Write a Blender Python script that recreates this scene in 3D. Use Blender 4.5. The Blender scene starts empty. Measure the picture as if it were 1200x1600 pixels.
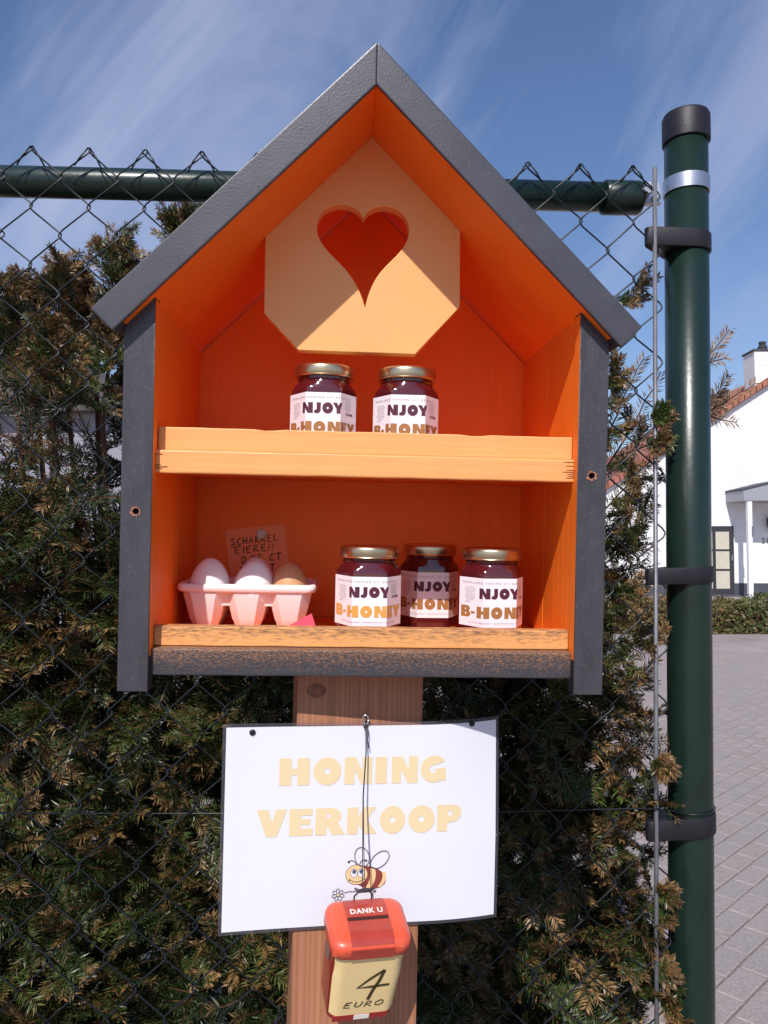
import bpy, bmesh, math, random
import numpy as np
from mathutils import Vector, Matrix
random.seed(7)
RNG = np.random.default_rng(11)
PI = math.pi
S = bpy.context.scene
C = S.collection

# ------------------------------------------------------------------ camera
PITCH = math.atan(48 / 1200)
EYE = 1.5
cd = bpy.data.cameras.new('camera')
cam = bpy.data.objects.new('camera', cd)
C.objects.link(cam)
cam.location = (0, 0, EYE)
cam.rotation_euler = (PI / 2 + PITCH, 0, 0)
cd.sensor_fit = 'VERTICAL'
cd.sensor_height = 24
cd.sensor_width = 18
cd.lens = 18.0
cd.clip_start = 0.02
cd.clip_end = 2000
S.camera = cam

# ------------------------------------------------------------------ sky, sun, exposure
TO_SUN = Vector((-0.238, -1.044, 1.079)).normalized()
W = bpy.data.worlds.new('World')
S.world = W
W.use_nodes = True
wn, wl = W.node_tree.nodes, W.node_tree.links
wn.clear()
wo = wn.new('ShaderNodeOutputWorld')
bg = wn.new('ShaderNodeBackground')
sky = wn.new('ShaderNodeTexSky')
sky.sky_type = 'NISHITA'
sky.sun_disc = False
sky.sun_elevation = math.asin(TO_SUN.z)
sky.sun_rotation = math.atan2(TO_SUN.x, TO_SUN.y)
sky.air_density = 1.25
sky.dust_density = 0.6
sky.ozone_density = 2.2
bg.inputs['Strength'].default_value = 0.085
tc = wn.new('ShaderNodeTexCoord')
mp = wn.new('ShaderNodeMapping')
mp.vector_type = 'TEXTURE'
mp.inputs['Location'].default_value = (5, 2, 1)
mp.inputs['Rotation'].default_value = (0, math.radians(-50), 0)
mp.inputs['Scale'].default_value = (1 / 1.1, 1 / 1.6, 1 / 4.2)
wl.new(tc.outputs['Generated'], mp.inputs['Vector'])
n1 = wn.new('ShaderNodeTexNoise')
n1.inputs['Scale'].default_value = 1.25
n1.inputs['Detail'].default_value = 5
n1.inputs['Roughness'].default_value = 0.58
n1.inputs['Distortion'].default_value = 0.5
wl.new(mp.outputs[0], n1.inputs['Vector'])
n2 = wn.new('ShaderNodeTexNoise')
n2.inputs['Scale'].default_value = 1.1
n2.inputs['Detail'].default_value = 3
mp2 = wn.new('ShaderNodeMapping')
mp2.inputs['Location'].default_value = (0.35, 0.2, 0.1)
wl.new(tc.outputs['Generated'], mp2.inputs['Vector'])
wl.new(mp2.outputs[0], n2.inputs['Vector'])
r1 = wn.new('ShaderNodeMapRange')
r1.inputs['From Min'].default_value = 0.42
r1.inputs['From Max'].default_value = 0.85
wl.new(n1.outputs['Fac'], r1.inputs['Value'])
r2 = wn.new('ShaderNodeMapRange')
r2.inputs['From Min'].default_value = 0.41
r2.inputs['From Max'].default_value = 0.62
wl.new(n2.outputs['Fac'], r2.inputs['Value'])
mu = wn.new('ShaderNodeMath')
mu.operation = 'MULTIPLY'
wl.new(r1.outputs[0], mu.inputs[0])
wl.new(r2.outputs[0], mu.inputs[1])
mx = wn.new('ShaderNodeMix')
mx.data_type = 'RGBA'
wl.new(mu.outputs[0], mx.inputs['Factor'])
tint = wn.new('ShaderNodeMix')
tint.data_type = 'RGBA'
tint.blend_type = 'MULTIPLY'
tint.inputs['Factor'].default_value = 1
wl.new(sky.outputs[0], tint.inputs[6])
tint.inputs[7].default_value = (0.90, 0.98, 1.22, 1)
wl.new(tint.outputs[2], mx.inputs[6])
mx.inputs[7].default_value = (5.2, 5.8, 8.0, 1)
wl.new(mx.outputs[2], bg.inputs['Color'])
wl.new(bg.outputs[0], wo.inputs['Surface'])

sd = bpy.data.lights.new('sun', 'SUN')
sd.energy = 4.0
sd.angle = math.radians(0.53)
sd.color = (1.0, 0.955, 0.90)
sun = bpy.data.objects.new('sun', sd)
C.objects.link(sun)
sun.rotation_euler = TO_SUN.to_track_quat('Z', 'Y').to_euler()
sun.location = (-3, -8, 10)

S.view_settings.view_transform = 'Standard'
S.view_settings.look = 'None'
S.view_settings.exposure = 0.22
S.view_settings.gamma = 1
S.view_settings.use_curve_mapping = False
S.render.engine = 'CYCLES'
S.cycles.max_bounces = 10
S.cycles.diffuse_bounces = 6
S.cycles.transparent_max_bounces = 12

# ------------------------------------------------------------------ materials
def mat(name, col, rough=0.5, metal=0.0, spec=0.5, coat=0.0, var=0.0, vscale=8.0, bump=0.0, bscale=200.0, stretch=(1, 1, 1),
        col2=None, mask=(0.5, 0.6), mscale=20.0, mstretch=(1, 1, 1), rough2=None, attr=None, sss=0.0, detail=6.0, zgrad=None):
    """procedural Principled: base colour with soft noise variation, a second colour through a noise mask, fine relief"""
    m = bpy.data.materials.new(name)
    m.use_nodes = True
    N, L = m.node_tree.nodes, m.node_tree.links
    b = N['Principled BSDF']
    b.inputs['Roughness'].default_value = rough
    b.inputs['Metallic'].default_value = metal
    b.inputs['Specular IOR Level'].default_value = spec
    b.inputs['Coat Weight'].default_value = coat
    b.inputs['Coat Roughness'].default_value = 0.08
    if sss:
        b.inputs['Subsurface Weight'].default_value = sss
        b.inputs['Subsurface Radius'].default_value = (0.008, 0.004, 0.003)
        b.inputs['Subsurface Scale'].default_value = 1.0
    t = N.new('ShaderNodeTexCoord')
    def noise(scale, st, det=6.0):
        mpn = N.new('ShaderNodeMapping')
        mpn.inputs['Scale'].default_value = st
        L.new(t.outputs['Object'], mpn.inputs['Vector'])
        n = N.new('ShaderNodeTexNoise')
        n.inputs['Scale'].default_value = scale
        n.inputs['Detail'].default_value = det
        n.inputs['Roughness'].default_value = 0.6
        L.new(mpn.outputs[0], n.inputs['Vector'])
        return n.outputs['Fac']
    if attr:
        a = N.new('ShaderNodeAttribute')
        a.attribute_name = attr
        cur = a.outputs['Color']
    else:
        rgb = N.new('ShaderNodeRGB')
        rgb.outputs[0].default_value = (*col, 1)
        cur = rgb.outputs[0]
    if col2 is not None:
        mr = N.new('ShaderNodeMapRange')
        mr.inputs['From Min'].default_value, mr.inputs['From Max'].default_value = mask
        mv = noise(mscale, mstretch)
        if zgrad:
            sp = N.new('ShaderNodeSeparateXYZ')
            L.new(t.outputs['Object'], sp.inputs[0])
            zr = N.new('ShaderNodeMapRange')
            zr.inputs['From Min'].default_value, zr.inputs['From Max'].default_value = zgrad[0], zgrad[1]
            zr.inputs['To Min'].default_value, zr.inputs['To Max'].default_value = zgrad[2], zgrad[3]
            L.new(sp.outputs['Z'], zr.inputs['Value'])
            ad = N.new('ShaderNodeMath')
            L.new(mv, ad.inputs[0]); L.new(zr.outputs[0], ad.inputs[1])
            mv = ad.outputs[0]
        L.new(mv, mr.inputs['Value'])
        x = N.new('ShaderNodeMix')
        x.data_type = 'RGBA'
        L.new(mr.outputs[0], x.inputs['Factor'])
        L.new(cur, x.inputs[6])
        x.inputs[7].default_value = (*col2, 1)
        cur = x.outputs[2]
        if rough2 is not None:
            y = N.new('ShaderNodeMix')
            L.new(mr.outputs[0], y.inputs['Factor'])
            y.inputs[2].default_value = rough
            y.inputs[3].default_value = rough2
            L.new(y.outputs[0], b.inputs['Roughness'])
    if var:
        mr = N.new('ShaderNodeMapRange')
        mr.inputs['From Min'].default_value, mr.inputs['From Max'].default_value = 0.3, 0.7
        mr.inputs['To Min'].default_value, mr.inputs['To Max'].default_value = 1 - var, 1 + var
        L.new(noise(vscale, stretch), mr.inputs['Value'])
        x = N.new('ShaderNodeMix')
        x.data_type = 'RGBA'
        x.blend_type = 'MULTIPLY'
        x.inputs['Factor'].default_value = 1
        L.new(cur, x.inputs[6])
        L.new(mr.outputs[0], x.inputs[7])
        cur = x.outputs[2]
    L.new(cur, b.inputs['Base Color'])
    if bump:
        bp = N.new('ShaderNodeBump')
        bp.inputs['Strength'].default_value = 1.0
        bp.inputs['Distance'].default_value = bump
        L.new(noise(bscale, stretch, detail), bp.inputs['Height'])
        L.new(bp.outputs[0], b.inputs['Normal'])
    return m

GR = (0.08, 1, 1)      # grain along x
GZ = (1, 1, 0.08)      # grain along z
ORANGE = mat('orange_paint', (0.90, 0.198, 0.017), 0.5, spec=0.35, var=0.08, vscale=9, bump=0.0010, bscale=110, stretch=GZ)
PEACH = mat('light_orange_paint', (0.83, 0.365, 0.120), 0.5, var=0.05, vscale=14, bump=0.0012, bscale=55, stretch=(0.05, 1, 1))
PLAQ = mat('plaque_paint', (0.84, 0.405, 0.140), 0.5, var=0.04, vscale=6, bump=0.0003, bscale=90, col2=(0.35, 0.09, 0.02), mask=(0.735, 0.75), mscale=60)
GREY = mat('grey_paint', (0.050, 0.046, 0.055), 0.38, spec=0.5, var=0.22, vscale=60, bump=0.0005, bscale=330, stretch=(1, 1, 0.3),
           col2=(0.095, 0.085, 0.085), mask=(0.58, 0.74), mscale=420, mstretch=(1, 1, 0.6))
GREYX = mat('grey_roof_paint', (0.052, 0.049, 0.061), 0.36, spec=0.6, var=0.16, vscale=40, bump=0.00020, bscale=380,
            col2=(0.26, 0.20, 0.17), mask=(0.69, 0.73), mscale=120)
WORNG = mat('worn_grey_paint', (0.046, 0.043, 0.051), 0.45, var=0.2, vscale=30, bump=0.0006, bscale=140, stretch=GR,
            col2=(0.50, 0.22, 0.085), mask=(0.51, 0.80), mscale=1300, mstretch=(0.35, 1, 1), detail=8, zgrad=(1.378, 1.406, -0.10, 0.10))
WORNO = mat('worn_orange_paint', (0.80, 0.36, 0.12), 0.5, var=0.06, vscale=20, bump=0.0006, bscale=70, stretch=GR,
            col2=(0.17, 0.085, 0.05), mask=(0.44, 0.78), mscale=700, mstretch=(0.16, 1, 0.8), detail=8, zgrad=(1.408, 1.424, -0.16, 0.10))
RAW = mat('raw_wood', (0.45, 0.16, 0.08), 0.7, var=0.3, vscale=200)
HOLE = mat('screw_steel', (0.10, 0.05, 0.04), 0.5, metal=0.5)
BLACK = mat('black_plastic', (0.014, 0.012, 0.017), 0.5, spec=0.35, var=0.15, vscale=40, bump=0.0004, bscale=200)
HONEY = mat('dark_honey_glass', (0.080, 0.008, 0.011), 0.06, spec=0.6, coat=0.6)
LIDM = mat('gold_lid', (0.62, 0.50, 0.32), 0.30, metal=1.0, var=0.06, vscale=60)
LABEL = mat('label_paper', (0.86, 0.80, 0.84), 0.5)
PLUM = mat('plum_print', (0.085, 0.012, 0.035), 0.5)
OCHRE = mat('ochre_print', (0.36, 0.155, 0.045), 0.5)
OCHRE2 = mat('golden_print', (0.70, 0.34, 0.07), 0.5)
FINE = mat('grey_print', (0.20, 0.15, 0.19), 0.6)
TRAYM = mat('pink_foam', (0.90, 0.76, 0.74), 0.5, sss=0.25, var=0.03, bump=0.0003, bscale=300)
EGGW = mat('white_eggshell', (0.88, 0.83, 0.83), 0.42, var=0.03, vscale=60, bump=0.00015, bscale=500, sss=0.1)
EGGB = mat('brown_eggshell', (0.60, 0.30, 0.15), 0.42, var=0.06, vscale=120, bump=0.00015, bscale=500)
NOTE = mat('orange_card', (0.95, 0.34, 0.15), 0.7, var=0.04)
INK = mat('dark_ink', (0.035, 0.012, 0.010), 0.6)
PIN = mat('white_pin', (0.62, 0.60, 0.56), 0.35, var=0.1, vscale=300)
SLIP = mat('pink_paper', (0.80, 0.045, 0.10), 0.55)
PAPER = mat('sign_paper', (0.76, 0.755, 0.82), 0.35, coat=0.25)
SIGNINK = mat('beige_print', (0.78, 0.62, 0.37), 0.4)
TINRED = mat('red_tin', (0.66, 0.088, 0.040), 0.36, coat=0.25, var=0.08, vscale=40, bump=0.0003, bscale=150, col2=(0.75, 0.45, 0.33), mask=(0.70, 0.76), mscale=140)
TINBAND = mat('dark_red_band', (0.38, 0.045, 0.030), 0.32, coat=0.3, var=0.08, vscale=40)
TINDARK = mat('tin_brown_red', (0.25, 0.02, 0.012), 0.3, coat=0.3)
CREAM = mat('cream_tin', (0.84, 0.63, 0.30), 0.36, coat=0.15, var=0.03, vscale=12)
MARKER = mat('olive_marker', (0.045, 0.035, 0.008), 0.5)
WHITEINK = mat('white_print', (0.80, 0.74, 0.68), 0.4)
STRING = mat('grey_wire', (0.07, 0.06, 0.07), 0.4, metal=0.6)
STEEL = mat('zinc_steel', (0.55, 0.55, 0.58), 0.32, metal=0.9, var=0.12, vscale=50)
RODM = mat('galvanised_rod', (0.19, 0.19, 0.21), 0.5, metal=0.5, var=0.2, vscale=40)
GREEN = mat('green_powder_coat', (0.0085, 0.022, 0.0165), 0.31, spec=0.45, coat=0.10, var=0.2, vscale=12, bump=0.0002, bscale=120,
            col2=(0.16, 0.18, 0.17), mask=(0.72, 0.76), mscale=70)
WIRE = mat('green_black_wire', (0.010, 0.014, 0.017), 0.36, spec=0.4)
BARK = mat('yew_bark', (0.11, 0.05, 0.035), 0.85, var=0.4, vscale=40, bump=0.002, bscale=120, stretch=GZ)
YEW = mat('yew_needles', (0, 0, 0), 0.42, spec=0.45, attr='tint')
BOXL = mat('hedge_leaves', (0, 0, 0), 0.5, attr='tint')
WHITEW = mat('white_render', (0.80, 0.79, 0.80), 0.8, var=0.03, vscale=3, bump=0.006, bscale=14, stretch=(0.4, 1, 1.6))
PLINTH = mat('dark_plinth', (0.055, 0.06, 0.075), 0.7, var=0.1)
TILE = mat('red_tiles', (0.36, 0.13, 0.085), 0.75, var=0.25, vscale=7)
FRAME = mat('dark_frame', (0.035, 0.033, 0.04), 0.45)
PANE = mat('curtained_pane', (0.52, 0.49, 0.40), 0.2, coat=0.6, var=0.06, vscale=5)
PORCHW = mat('porch_white', (0.74, 0.74, 0.78), 0.5)
PORCHG = mat('porch_fascia', (0.30, 0.30, 0.34), 0.5)
BRICKP = [mat('paver_%s' % k, c, 0.6, spec=0.6, var=0.30, vscale=130, bump=0.002, bscale=260) for k, c in
          (('pinkish', (0.310, 0.260, 0.243)), ('greyish', (0.295, 0.250, 0.236)), ('brownish', (0.305, 0.250, 0.229)))]
SAND = mat('joint_sand', (0.215, 0.178, 0.165), 0.9, var=0.25, vscale=6, bump=0.004, bscale=90)
NWALL = mat('lavender_wall', (0.27, 0.255, 0.30), 0.85, var=0.06, vscale=2)
NROOF = mat('brown_roof', (0.085, 0.07, 0.07), 0.8, var=0.2, vscale=5)

def _brick_relief():
    N, L = WHITEW.node_tree.nodes, WHITEW.node_tree.links
    b = N['Principled BSDF']
    t = N.new('ShaderNodeTexCoord'); m_ = N.new('ShaderNodeMapping')
    m_.inputs['Rotation'].default_value = (-PI / 2, 0, 0)
    L.new(t.outputs['Object'], m_.inputs['Vector'])
    k = N.new('ShaderNodeTexBrick')
    k.inputs['Scale'].default_value = 1.0
    k.inputs['Brick Width'].default_value = .22; k.inputs['Row Height'].default_value = .075; k.inputs['Mortar Size'].default_value = .010
    k.inputs['Color1'].default_value = (1, 1, 1, 1); k.inputs['Color2'].default_value = (.8, .8, .8, 1); k.inputs['Mortar'].default_value = (0, 0, 0, 1)
    L.new(m_.outputs[0], k.inputs['Vector'])
    bp = N.new('ShaderNodeBump'); bp.inputs['Distance'].default_value = .006
    L.new(k.outputs['Color'], bp.inputs['Height']); L.new(bp.outputs[0], b.inputs['Normal'])
_brick_relief()

# post wood: growth-ring grain with a knot
POST = bpy.data.materials.new('douglas_wood')
POST.use_nodes = True
def _post():
    N, L = POST.node_tree.nodes, POST.node_tree.links
    b = N['Principled BSDF']
    b.inputs['Roughness'].default_value = 0.62
    t = N.new('ShaderNodeTexCoord')
    m1 = N.new('ShaderNodeMapping'); m1.inputs['Scale'].default_value = (60, 60, 1.0)
    m1.inputs['Rotation'].default_value = (0, math.radians(1.0), 0)
    L.new(t.outputs['Object'], m1.inputs['Vector'])
    n = N.new('ShaderNodeTexNoise'); n.inputs['Scale'].default_value = 1.6; n.inputs['Detail'].default_value = 5; n.inputs['Distortion'].default_value = 0.6
    L.new(m1.outputs[0], n.inputs['Vector'])
    w = N.new('ShaderNodeTexWave'); w.wave_type = 'BANDS'; w.bands_direction = 'X'
    w.inputs['Scale'].default_value = 0.9; w.inputs['Distortion'].default_value = 9.0; w.inputs['Detail'].default_value = 2
    L.new(m1.outputs[0], w.inputs['Vector'])
    a = N.new('ShaderNodeMix'); a.data_type = 'RGBA'
    a.inputs[6].default_value = (0.42, 0.185, 0.098, 1); a.inputs[7].default_value = (0.355, 0.145, 0.072, 1)
    L.new(w.outputs['Fac'], a.inputs['Factor'])
    c = N.new('ShaderNodeMix'); c.data_type = 'RGBA'; c.blend_type = 'MULTIPLY'; c.inputs['Factor'].default_value = 0.8
    L.new(a.outputs[2], c.inputs[6])
    rr = N.new('ShaderNodeMapRange'); rr.inputs['From Min'].default_value = .3; rr.inputs['From Max'].default_value = .7
    rr.inputs['To Min'].default_value = .72; rr.inputs['To Max'].default_value = 1.2
    L.new(n.outputs['Fac'], rr.inputs['Value']); L.new(rr.outputs[0], c.inputs[7])
    L.new(c.outputs[2], b.inputs['Base Color'])
    bp = N.new('ShaderNodeBump'); bp.inputs['Distance'].default_value = 0.0012
    L.new(n.outputs['Fac'], bp.inputs['Height']); L.new(bp.outputs[0], b.inputs['Normal'])
_post()

# laminate film: clear plastic that reflects
FILM = bpy.data.materials.new('laminate_film')
FILM.use_nodes = True
def _film():
    N, L = FILM.node_tree.nodes, FILM.node_tree.links
    N.remove(N['Principled BSDF'])
    tr = N.new('ShaderNodeBsdfTransparent'); tr.inputs[0].default_value = (0.80, 0.80, 0.84, 1)
    gl = N.new('ShaderNodeBsdfGlossy'); gl.inputs['Roughness'].default_value = 0.12
    df = N.new('ShaderNodeBsdfDiffuse'); df.inputs[0].default_value = (.30, .29, .36, 1)
    x0 = N.new('ShaderNodeMixShader'); x0.inputs[0].default_value = 0.16
    L.new(tr.outputs[0], x0.inputs[1]); L.new(df.outputs[0], x0.inputs[2])
    lw = N.new('ShaderNodeFresnel'); lw.inputs['IOR'].default_value = 1.45
    x = N.new('ShaderNodeMixShader')
    L.new(lw.outputs[0], x.inputs[0]); L.new(x0.outputs[0], x.inputs[1]); L.new(gl.outputs[0], x.inputs[2])
    L.new(x.outputs[0], N['Material Output'].inputs['Surface'])
_film()

# ------------------------------------------------------------------ object helpers
def link(name, me, m=None, parent=None):
    o = bpy.data.objects.new(name, me)
    C.objects.link(o)
    if m is not None and not me.materials:
        for mm in (m if isinstance(m, (list, tuple)) else [m]):
            me.materials.append(mm)
    if parent is not None:
        o.parent = parent
    return o

def obj(name, bm, m, parent=None, smooth=False, angle=None):
    bmesh.ops.recalc_face_normals(bm, faces=bm.faces[:])
    me = bpy.data.meshes.new(name)
    bm.to_mesh(me)
    bm.free()
    if smooth:
        me.polygons.foreach_set('use_smooth', [True] * len(me.polygons))
        if angle is not None:
            me.set_sharp_from_angle(angle=math.radians(angle))
    return link(name, me, m, parent)

def tag(o, label=None, cat=None, group=None, kind=None):
    if label: o['label'] = label
    if cat: o['category'] = cat
    if group: o['group'] = group
    if kind: o['kind'] = kind
    return o

def empty(name, M, label, cat, group=None):
    o = bpy.data.objects.new(name, None)
    o.empty_display_size = 0.05
    C.objects.link(o)
    o.matrix_world = M
    return tag(o, label, cat, group)

def copy_tree(o, parent=None):
    c = o.copy()
    C.objects.link(c)
    c.parent = parent
    for ch in list(o.children):
        copy_tree(ch, c)
    return c

def box(x0, x1, y0, y1, z0, z1, bev=0.0012, bm=None, segs=2):
    own = bm is None
    b = bmesh.new()
    v = [b.verts.new((x, y, z)) for x in (x0, x1) for y in (y0, y1) for z in (z0, z1)]
    for f in ((0, 1, 3, 2), (4, 6, 7, 5), (0, 4, 5, 1), (2, 3, 7, 6), (0, 2, 6, 4), (1, 5, 7, 3)):
        b.faces.new([v[i] for i in f])
    bmesh.ops.recalc_face_normals(b, faces=b.faces[:])
    if bev:
        bmesh.ops.bevel(b, geom=b.edges[:], offset=bev, segments=segs, affect='EDGES', profile=0.6)
    if own:
        return b
    merge(bm, b)
    return bm

def merge(dst, src, M=None):
    me = bpy.data.meshes.new('tmp')
    if M is not None:
        src.transform(M)
    src.to_mesh(me)
    dst.from_mesh(me)
    bpy.data.meshes.remove(me)
    src.free()

def prism(pts, y0, y1, bev=0.0, bm=None):
    """polygon in x,z extruded from y0 to y1"""
    b = bmesh.new()
    a = [b.verts.new((x, y0, z)) for x, z in pts]
    c = [b.verts.new((x, y1, z)) for x, z in pts]
    n = len(pts)
    b.faces.new(a)
    b.faces.new(c[::-1])
    for i in range(n):
        b.faces.new([a[i], c[i], c[(i + 1) % n], a[(i + 1) % n]])
    bmesh.ops.recalc_face_normals(b, faces=b.faces[:])
    if bev:
        bmesh.ops.bevel(b, geom=b.edges[:], offset=bev, segments=2, affect='EDGES', profile=0.6)
    if bm is None:
        return b
    merge(bm, b)
    return bm

def tube(pts, r, n=8, bm=None, caps=True):
    b = bm if bm is not None else bmesh.new()
    pts = [Vector(p) for p in pts]
    rs = r if isinstance(r, (list, tuple)) else [r] * len(pts)
    rings = []
    up = Vector((0.13, 0.97, 0.2)).normalized()
    for i, p in enumerate(pts):
        d = (pts[min(i + 1, len(pts) - 1)] - pts[max(i - 1, 0)])
        if d.length < 1e-9:
            d = Vector((0, 0, 1))
        d.normalize()
        u = d.cross(up)
        if u.length < 1e-3:
            u = d.cross(Vector((1, 0, 0)))
        u.normalize()
        w = d.cross(u)
        rings.append([b.verts.new(p + (u * math.cos(2 * PI * k / n) + w * math.sin(2 * PI * k / n)) * rs[i]) for k in range(n)])
    for i in range(len(pts) - 1):
        for k in range(n):
            f = b.faces.new([rings[i][k], rings[i][(k + 1) % n], rings[i + 1][(k + 1) % n], rings[i + 1][k]])
            f.smooth = True
    if caps:
        b.faces.new(rings[0][::-1])
        b.faces.new(rings[-1])
    return b

def rings_mesh(rings, close_bottom=True, close_top=True, bm=None):
    b = bm if bm is not None else bmesh.new()
    R = [[b.verts.new(p) for p in ring] for ring in rings]
    n = len(R[0])
    for i in range(len(R) - 1):
        for k in range(n):
            b.faces.new([R[i][k], R[i][(k + 1) % n], R[i + 1][(k + 1) % n], R[i + 1][k]])
    if close_bottom:
        b.faces.new(R[0][::-1])
    if close_top:
        b.faces.new(R[-1])
    return b

def lathe(profile, n=32, c=(0, 0), bm=None, closed=True):
    return rings_mesh([[(c[0] + r * math.cos(2 * PI * k / n), c[1] + r * math.sin(2 * PI * k / n), z) for k in range(n)] for r, z in profile],
                      closed, closed, bm)

def outline_mesh(contours, depth=0.0, bevel=0.0):
    """filled 2D outlines (inner ones are holes) -> bmesh in the x,z plane; depth centred on y=0"""
    cu = bpy.data.curves.new('o', 'CURVE')
    cu.dimensions = '2D'
    cu.fill_mode = 'BOTH' if depth else 'FRONT'
    cu.extrude = depth / 2
    cu.bevel_depth = bevel
    for c in contours:
        s = cu.splines.new('POLY')
        s.points.add(len(c) - 1)
        for p, q in zip(s.points, c):
            p.co = (q[0], q[1], 0, 1)
        s.use_cyclic_u = True
    o = bpy.data.objects.new('o', cu)
    C.objects.link(o)
    dg = bpy.context.evaluated_depsgraph_get()
    me = bpy.data.meshes.new_from_object(o.evaluated_get(dg))
    bpy.data.objects.remove(o)
    bpy.data.curves.remove(cu)
    b = bmesh.new()
    b.from_mesh(me)
    bpy.data.meshes.remove(me)
    b.transform(Matrix.Rotation(PI / 2, 4, 'X'))
    bmesh.ops.remove_doubles(b, verts=b.verts[:], dist=1e-6)
    return b

def text_mesh(s, size, space=1.0, bold=0.0):
    cu = bpy.data.curves.new('t', 'FONT')
    cu.body = s
    cu.size = size
    cu.space_character = space
    cu.offset = bold
    cu.align_x = 'CENTER'
    cu.resolution_u = 2
    o = bpy.data.objects.new('t', cu)
    C.objects.link(o)
    dg = bpy.context.evaluated_depsgraph_get()
    me = bpy.data.meshes.new_from_object(o.evaluated_get(dg))
    bpy.data.objects.remove(o)
    bpy.data.curves.remove(cu)
    b = bmesh.new()
    b.from_mesh(me)
    bpy.data.meshes.remove(me)
    b.transform(Matrix.Rotation(PI / 2, 4, 'X'))
    return b

# ------------------------------------------------------------------ heavy poster letters (unit height)
def arc(cx, cz, r, a0, a1, n=20, ry=None):
    ry = r if ry is None else ry
    return [(cx + r * math.cos(math.radians(a0 + (a1 - a0) * i / n)), cz + ry * math.sin(math.radians(a0 + (a1 - a0) * i / n))) for i in range(n + 1)]

def circle(cx, cz, r, n=28, ry=None):
    return arc(cx, cz, r, 0, 360 * (n - 1) / n, n - 1, ry)

GLYPH = {
    'H': (0.90, [[(0, 0), (0, 1), (.36, 1), (.36, .62), (.54, .62), (.54, 1), (.90, 1), (.90, 0), (.54, 0), (.54, .38), (.36, .38), (.36, 0)]]),
    'O': (1.04, [circle(.52, .5, .52), circle(.52, .5, .11)]),
    'N': (0.98, [[(0, 0), (0, 1), (.40, 1), (.63, .50), (.63, 1), (.98, 1), (.98, 0), (.60, 0), (.35, .50), (.35, 0)]]),
    'I': (0.38, [[(0, 0), (0, 1), (.38, 1), (.38, 0)]]),
    'G': (0.98, [arc(.50, .5, .51, 35, 305, 24) + [(.96, .02), (.96, .52), (.56, .52), (.56, .42)] + arc(.50, .5, .165, -55, -300, 14)]),
    'V': (1.10, [[(-.02, 1), (.40, 1), (.56, .52), (.70, 1), (1.10, 1), (.74, 0), (.34, 0)]]),
    'E': (0.76, [[(0, 0), (0, 1), (.74, 1), (.74, .74), (.37, .74), (.37, .62), (.68, .62), (.68, .40), (.37, .40), (.37, .27), (.76, .27), (.76, 0)]]),
    'R': (0.98, [[(0, 0), (0, 1), (.50, 1)] + arc(.52, .70, .33, 80, -50, 12, .30) + [(.98, 0), (.55, 0), (.37, .36), (.36, 0)], [(.36, .64), (.36, .78), (.46, .78), (.50, .71), (.46, .64)]]),
    'K': (1.02, [[(0, 0), (0, 1), (.36, 1), (.36, .64), (.56, 1), (.98, 1), (.68, .54), (1.02, 0), (.58, 0), (.36, .40), (.36, 0)]]),
    'P': (0.90, [[(0, 0), (0, 1), (.46, 1)] + arc(.50, .66, .40, 90, -90, 16, .34) + [(.37, .32), (.37, 0)], circle(.47, .67, .09, 14)]),
    'J': (0.66, [[(.26, 1), (.66, 1), (.66, .36)] + arc(.30, .36, .36, 0, -100, 12, .38) + [(.0, .05), (.04, .30), (.14, .27)] + [(.26, .36)]]),
    'Y': (1.06, [[(-.03, 1), (.38, 1), (.53, .72), (.68, 1), (1.09, 1), (.73, .42), (.73, 0), (.35, 0), (.35, .42)]]),
    'B': (0.82, [[(0, 0), (0, 1), (.44, 1)] + arc(.50, .75, .29, 90, -40, 10, .25) + arc(.50, .28, .34, 40, -90, 12, .28) + [(.4, 0)], [(.35, .62), (.35, .78), (.45, .78), (.48, .70), (.45, .62)], [(.35, .22), (.35, .40), (.46, .40), (.50, .31), (.46, .22)]]),
    '-': (0.40, [[(0, .34), (0, .54), (.40, .54), (.40, .34)]]),
}

def glyph(ch, x, z, w, h):
    wd, cs = GLYPH[ch]
    return outline_mesh([[(x + px * w / wd, z + pz * h) for px, pz in c] for c in cs])

def slice_x(bm, xs):
    for x in xs:
        bmesh.ops.bisect_plane(bm, geom=bm.verts[:] + bm.edges[:] + bm.faces[:], plane_co=(x, 0, 0), plane_no=(1, 0, 0), dist=1e-7)

def ribbon(pts, w, bm=None, y=0.0):
    """hand-drawn stroke as a flat ribbon in x,z"""
    b = bm if bm is not None else bmesh.new()
    P = [Vector((p[0], p[1])) for p in pts]
    L_, R_ = [], []
    for i, p in enumerate(P):
        d = P[min(i + 1, len(P) - 1)] - P[max(i - 1, 0)]
        d = d.normalized() if d.length > 1e-9 else Vector((1, 0))
        n = Vector((-d.y, d.x)) * w / 2
        L_.append(b.verts.new((p.x + n.x, y, p.y + n.y)))
        R_.append(b.verts.new((p.x - n.x, y, p.y - n.y)))
    for i in range(len(P) - 1):
        b.faces.new([L_[i], R_[i], R_[i + 1], L_[i + 1]])
    return b

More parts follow.
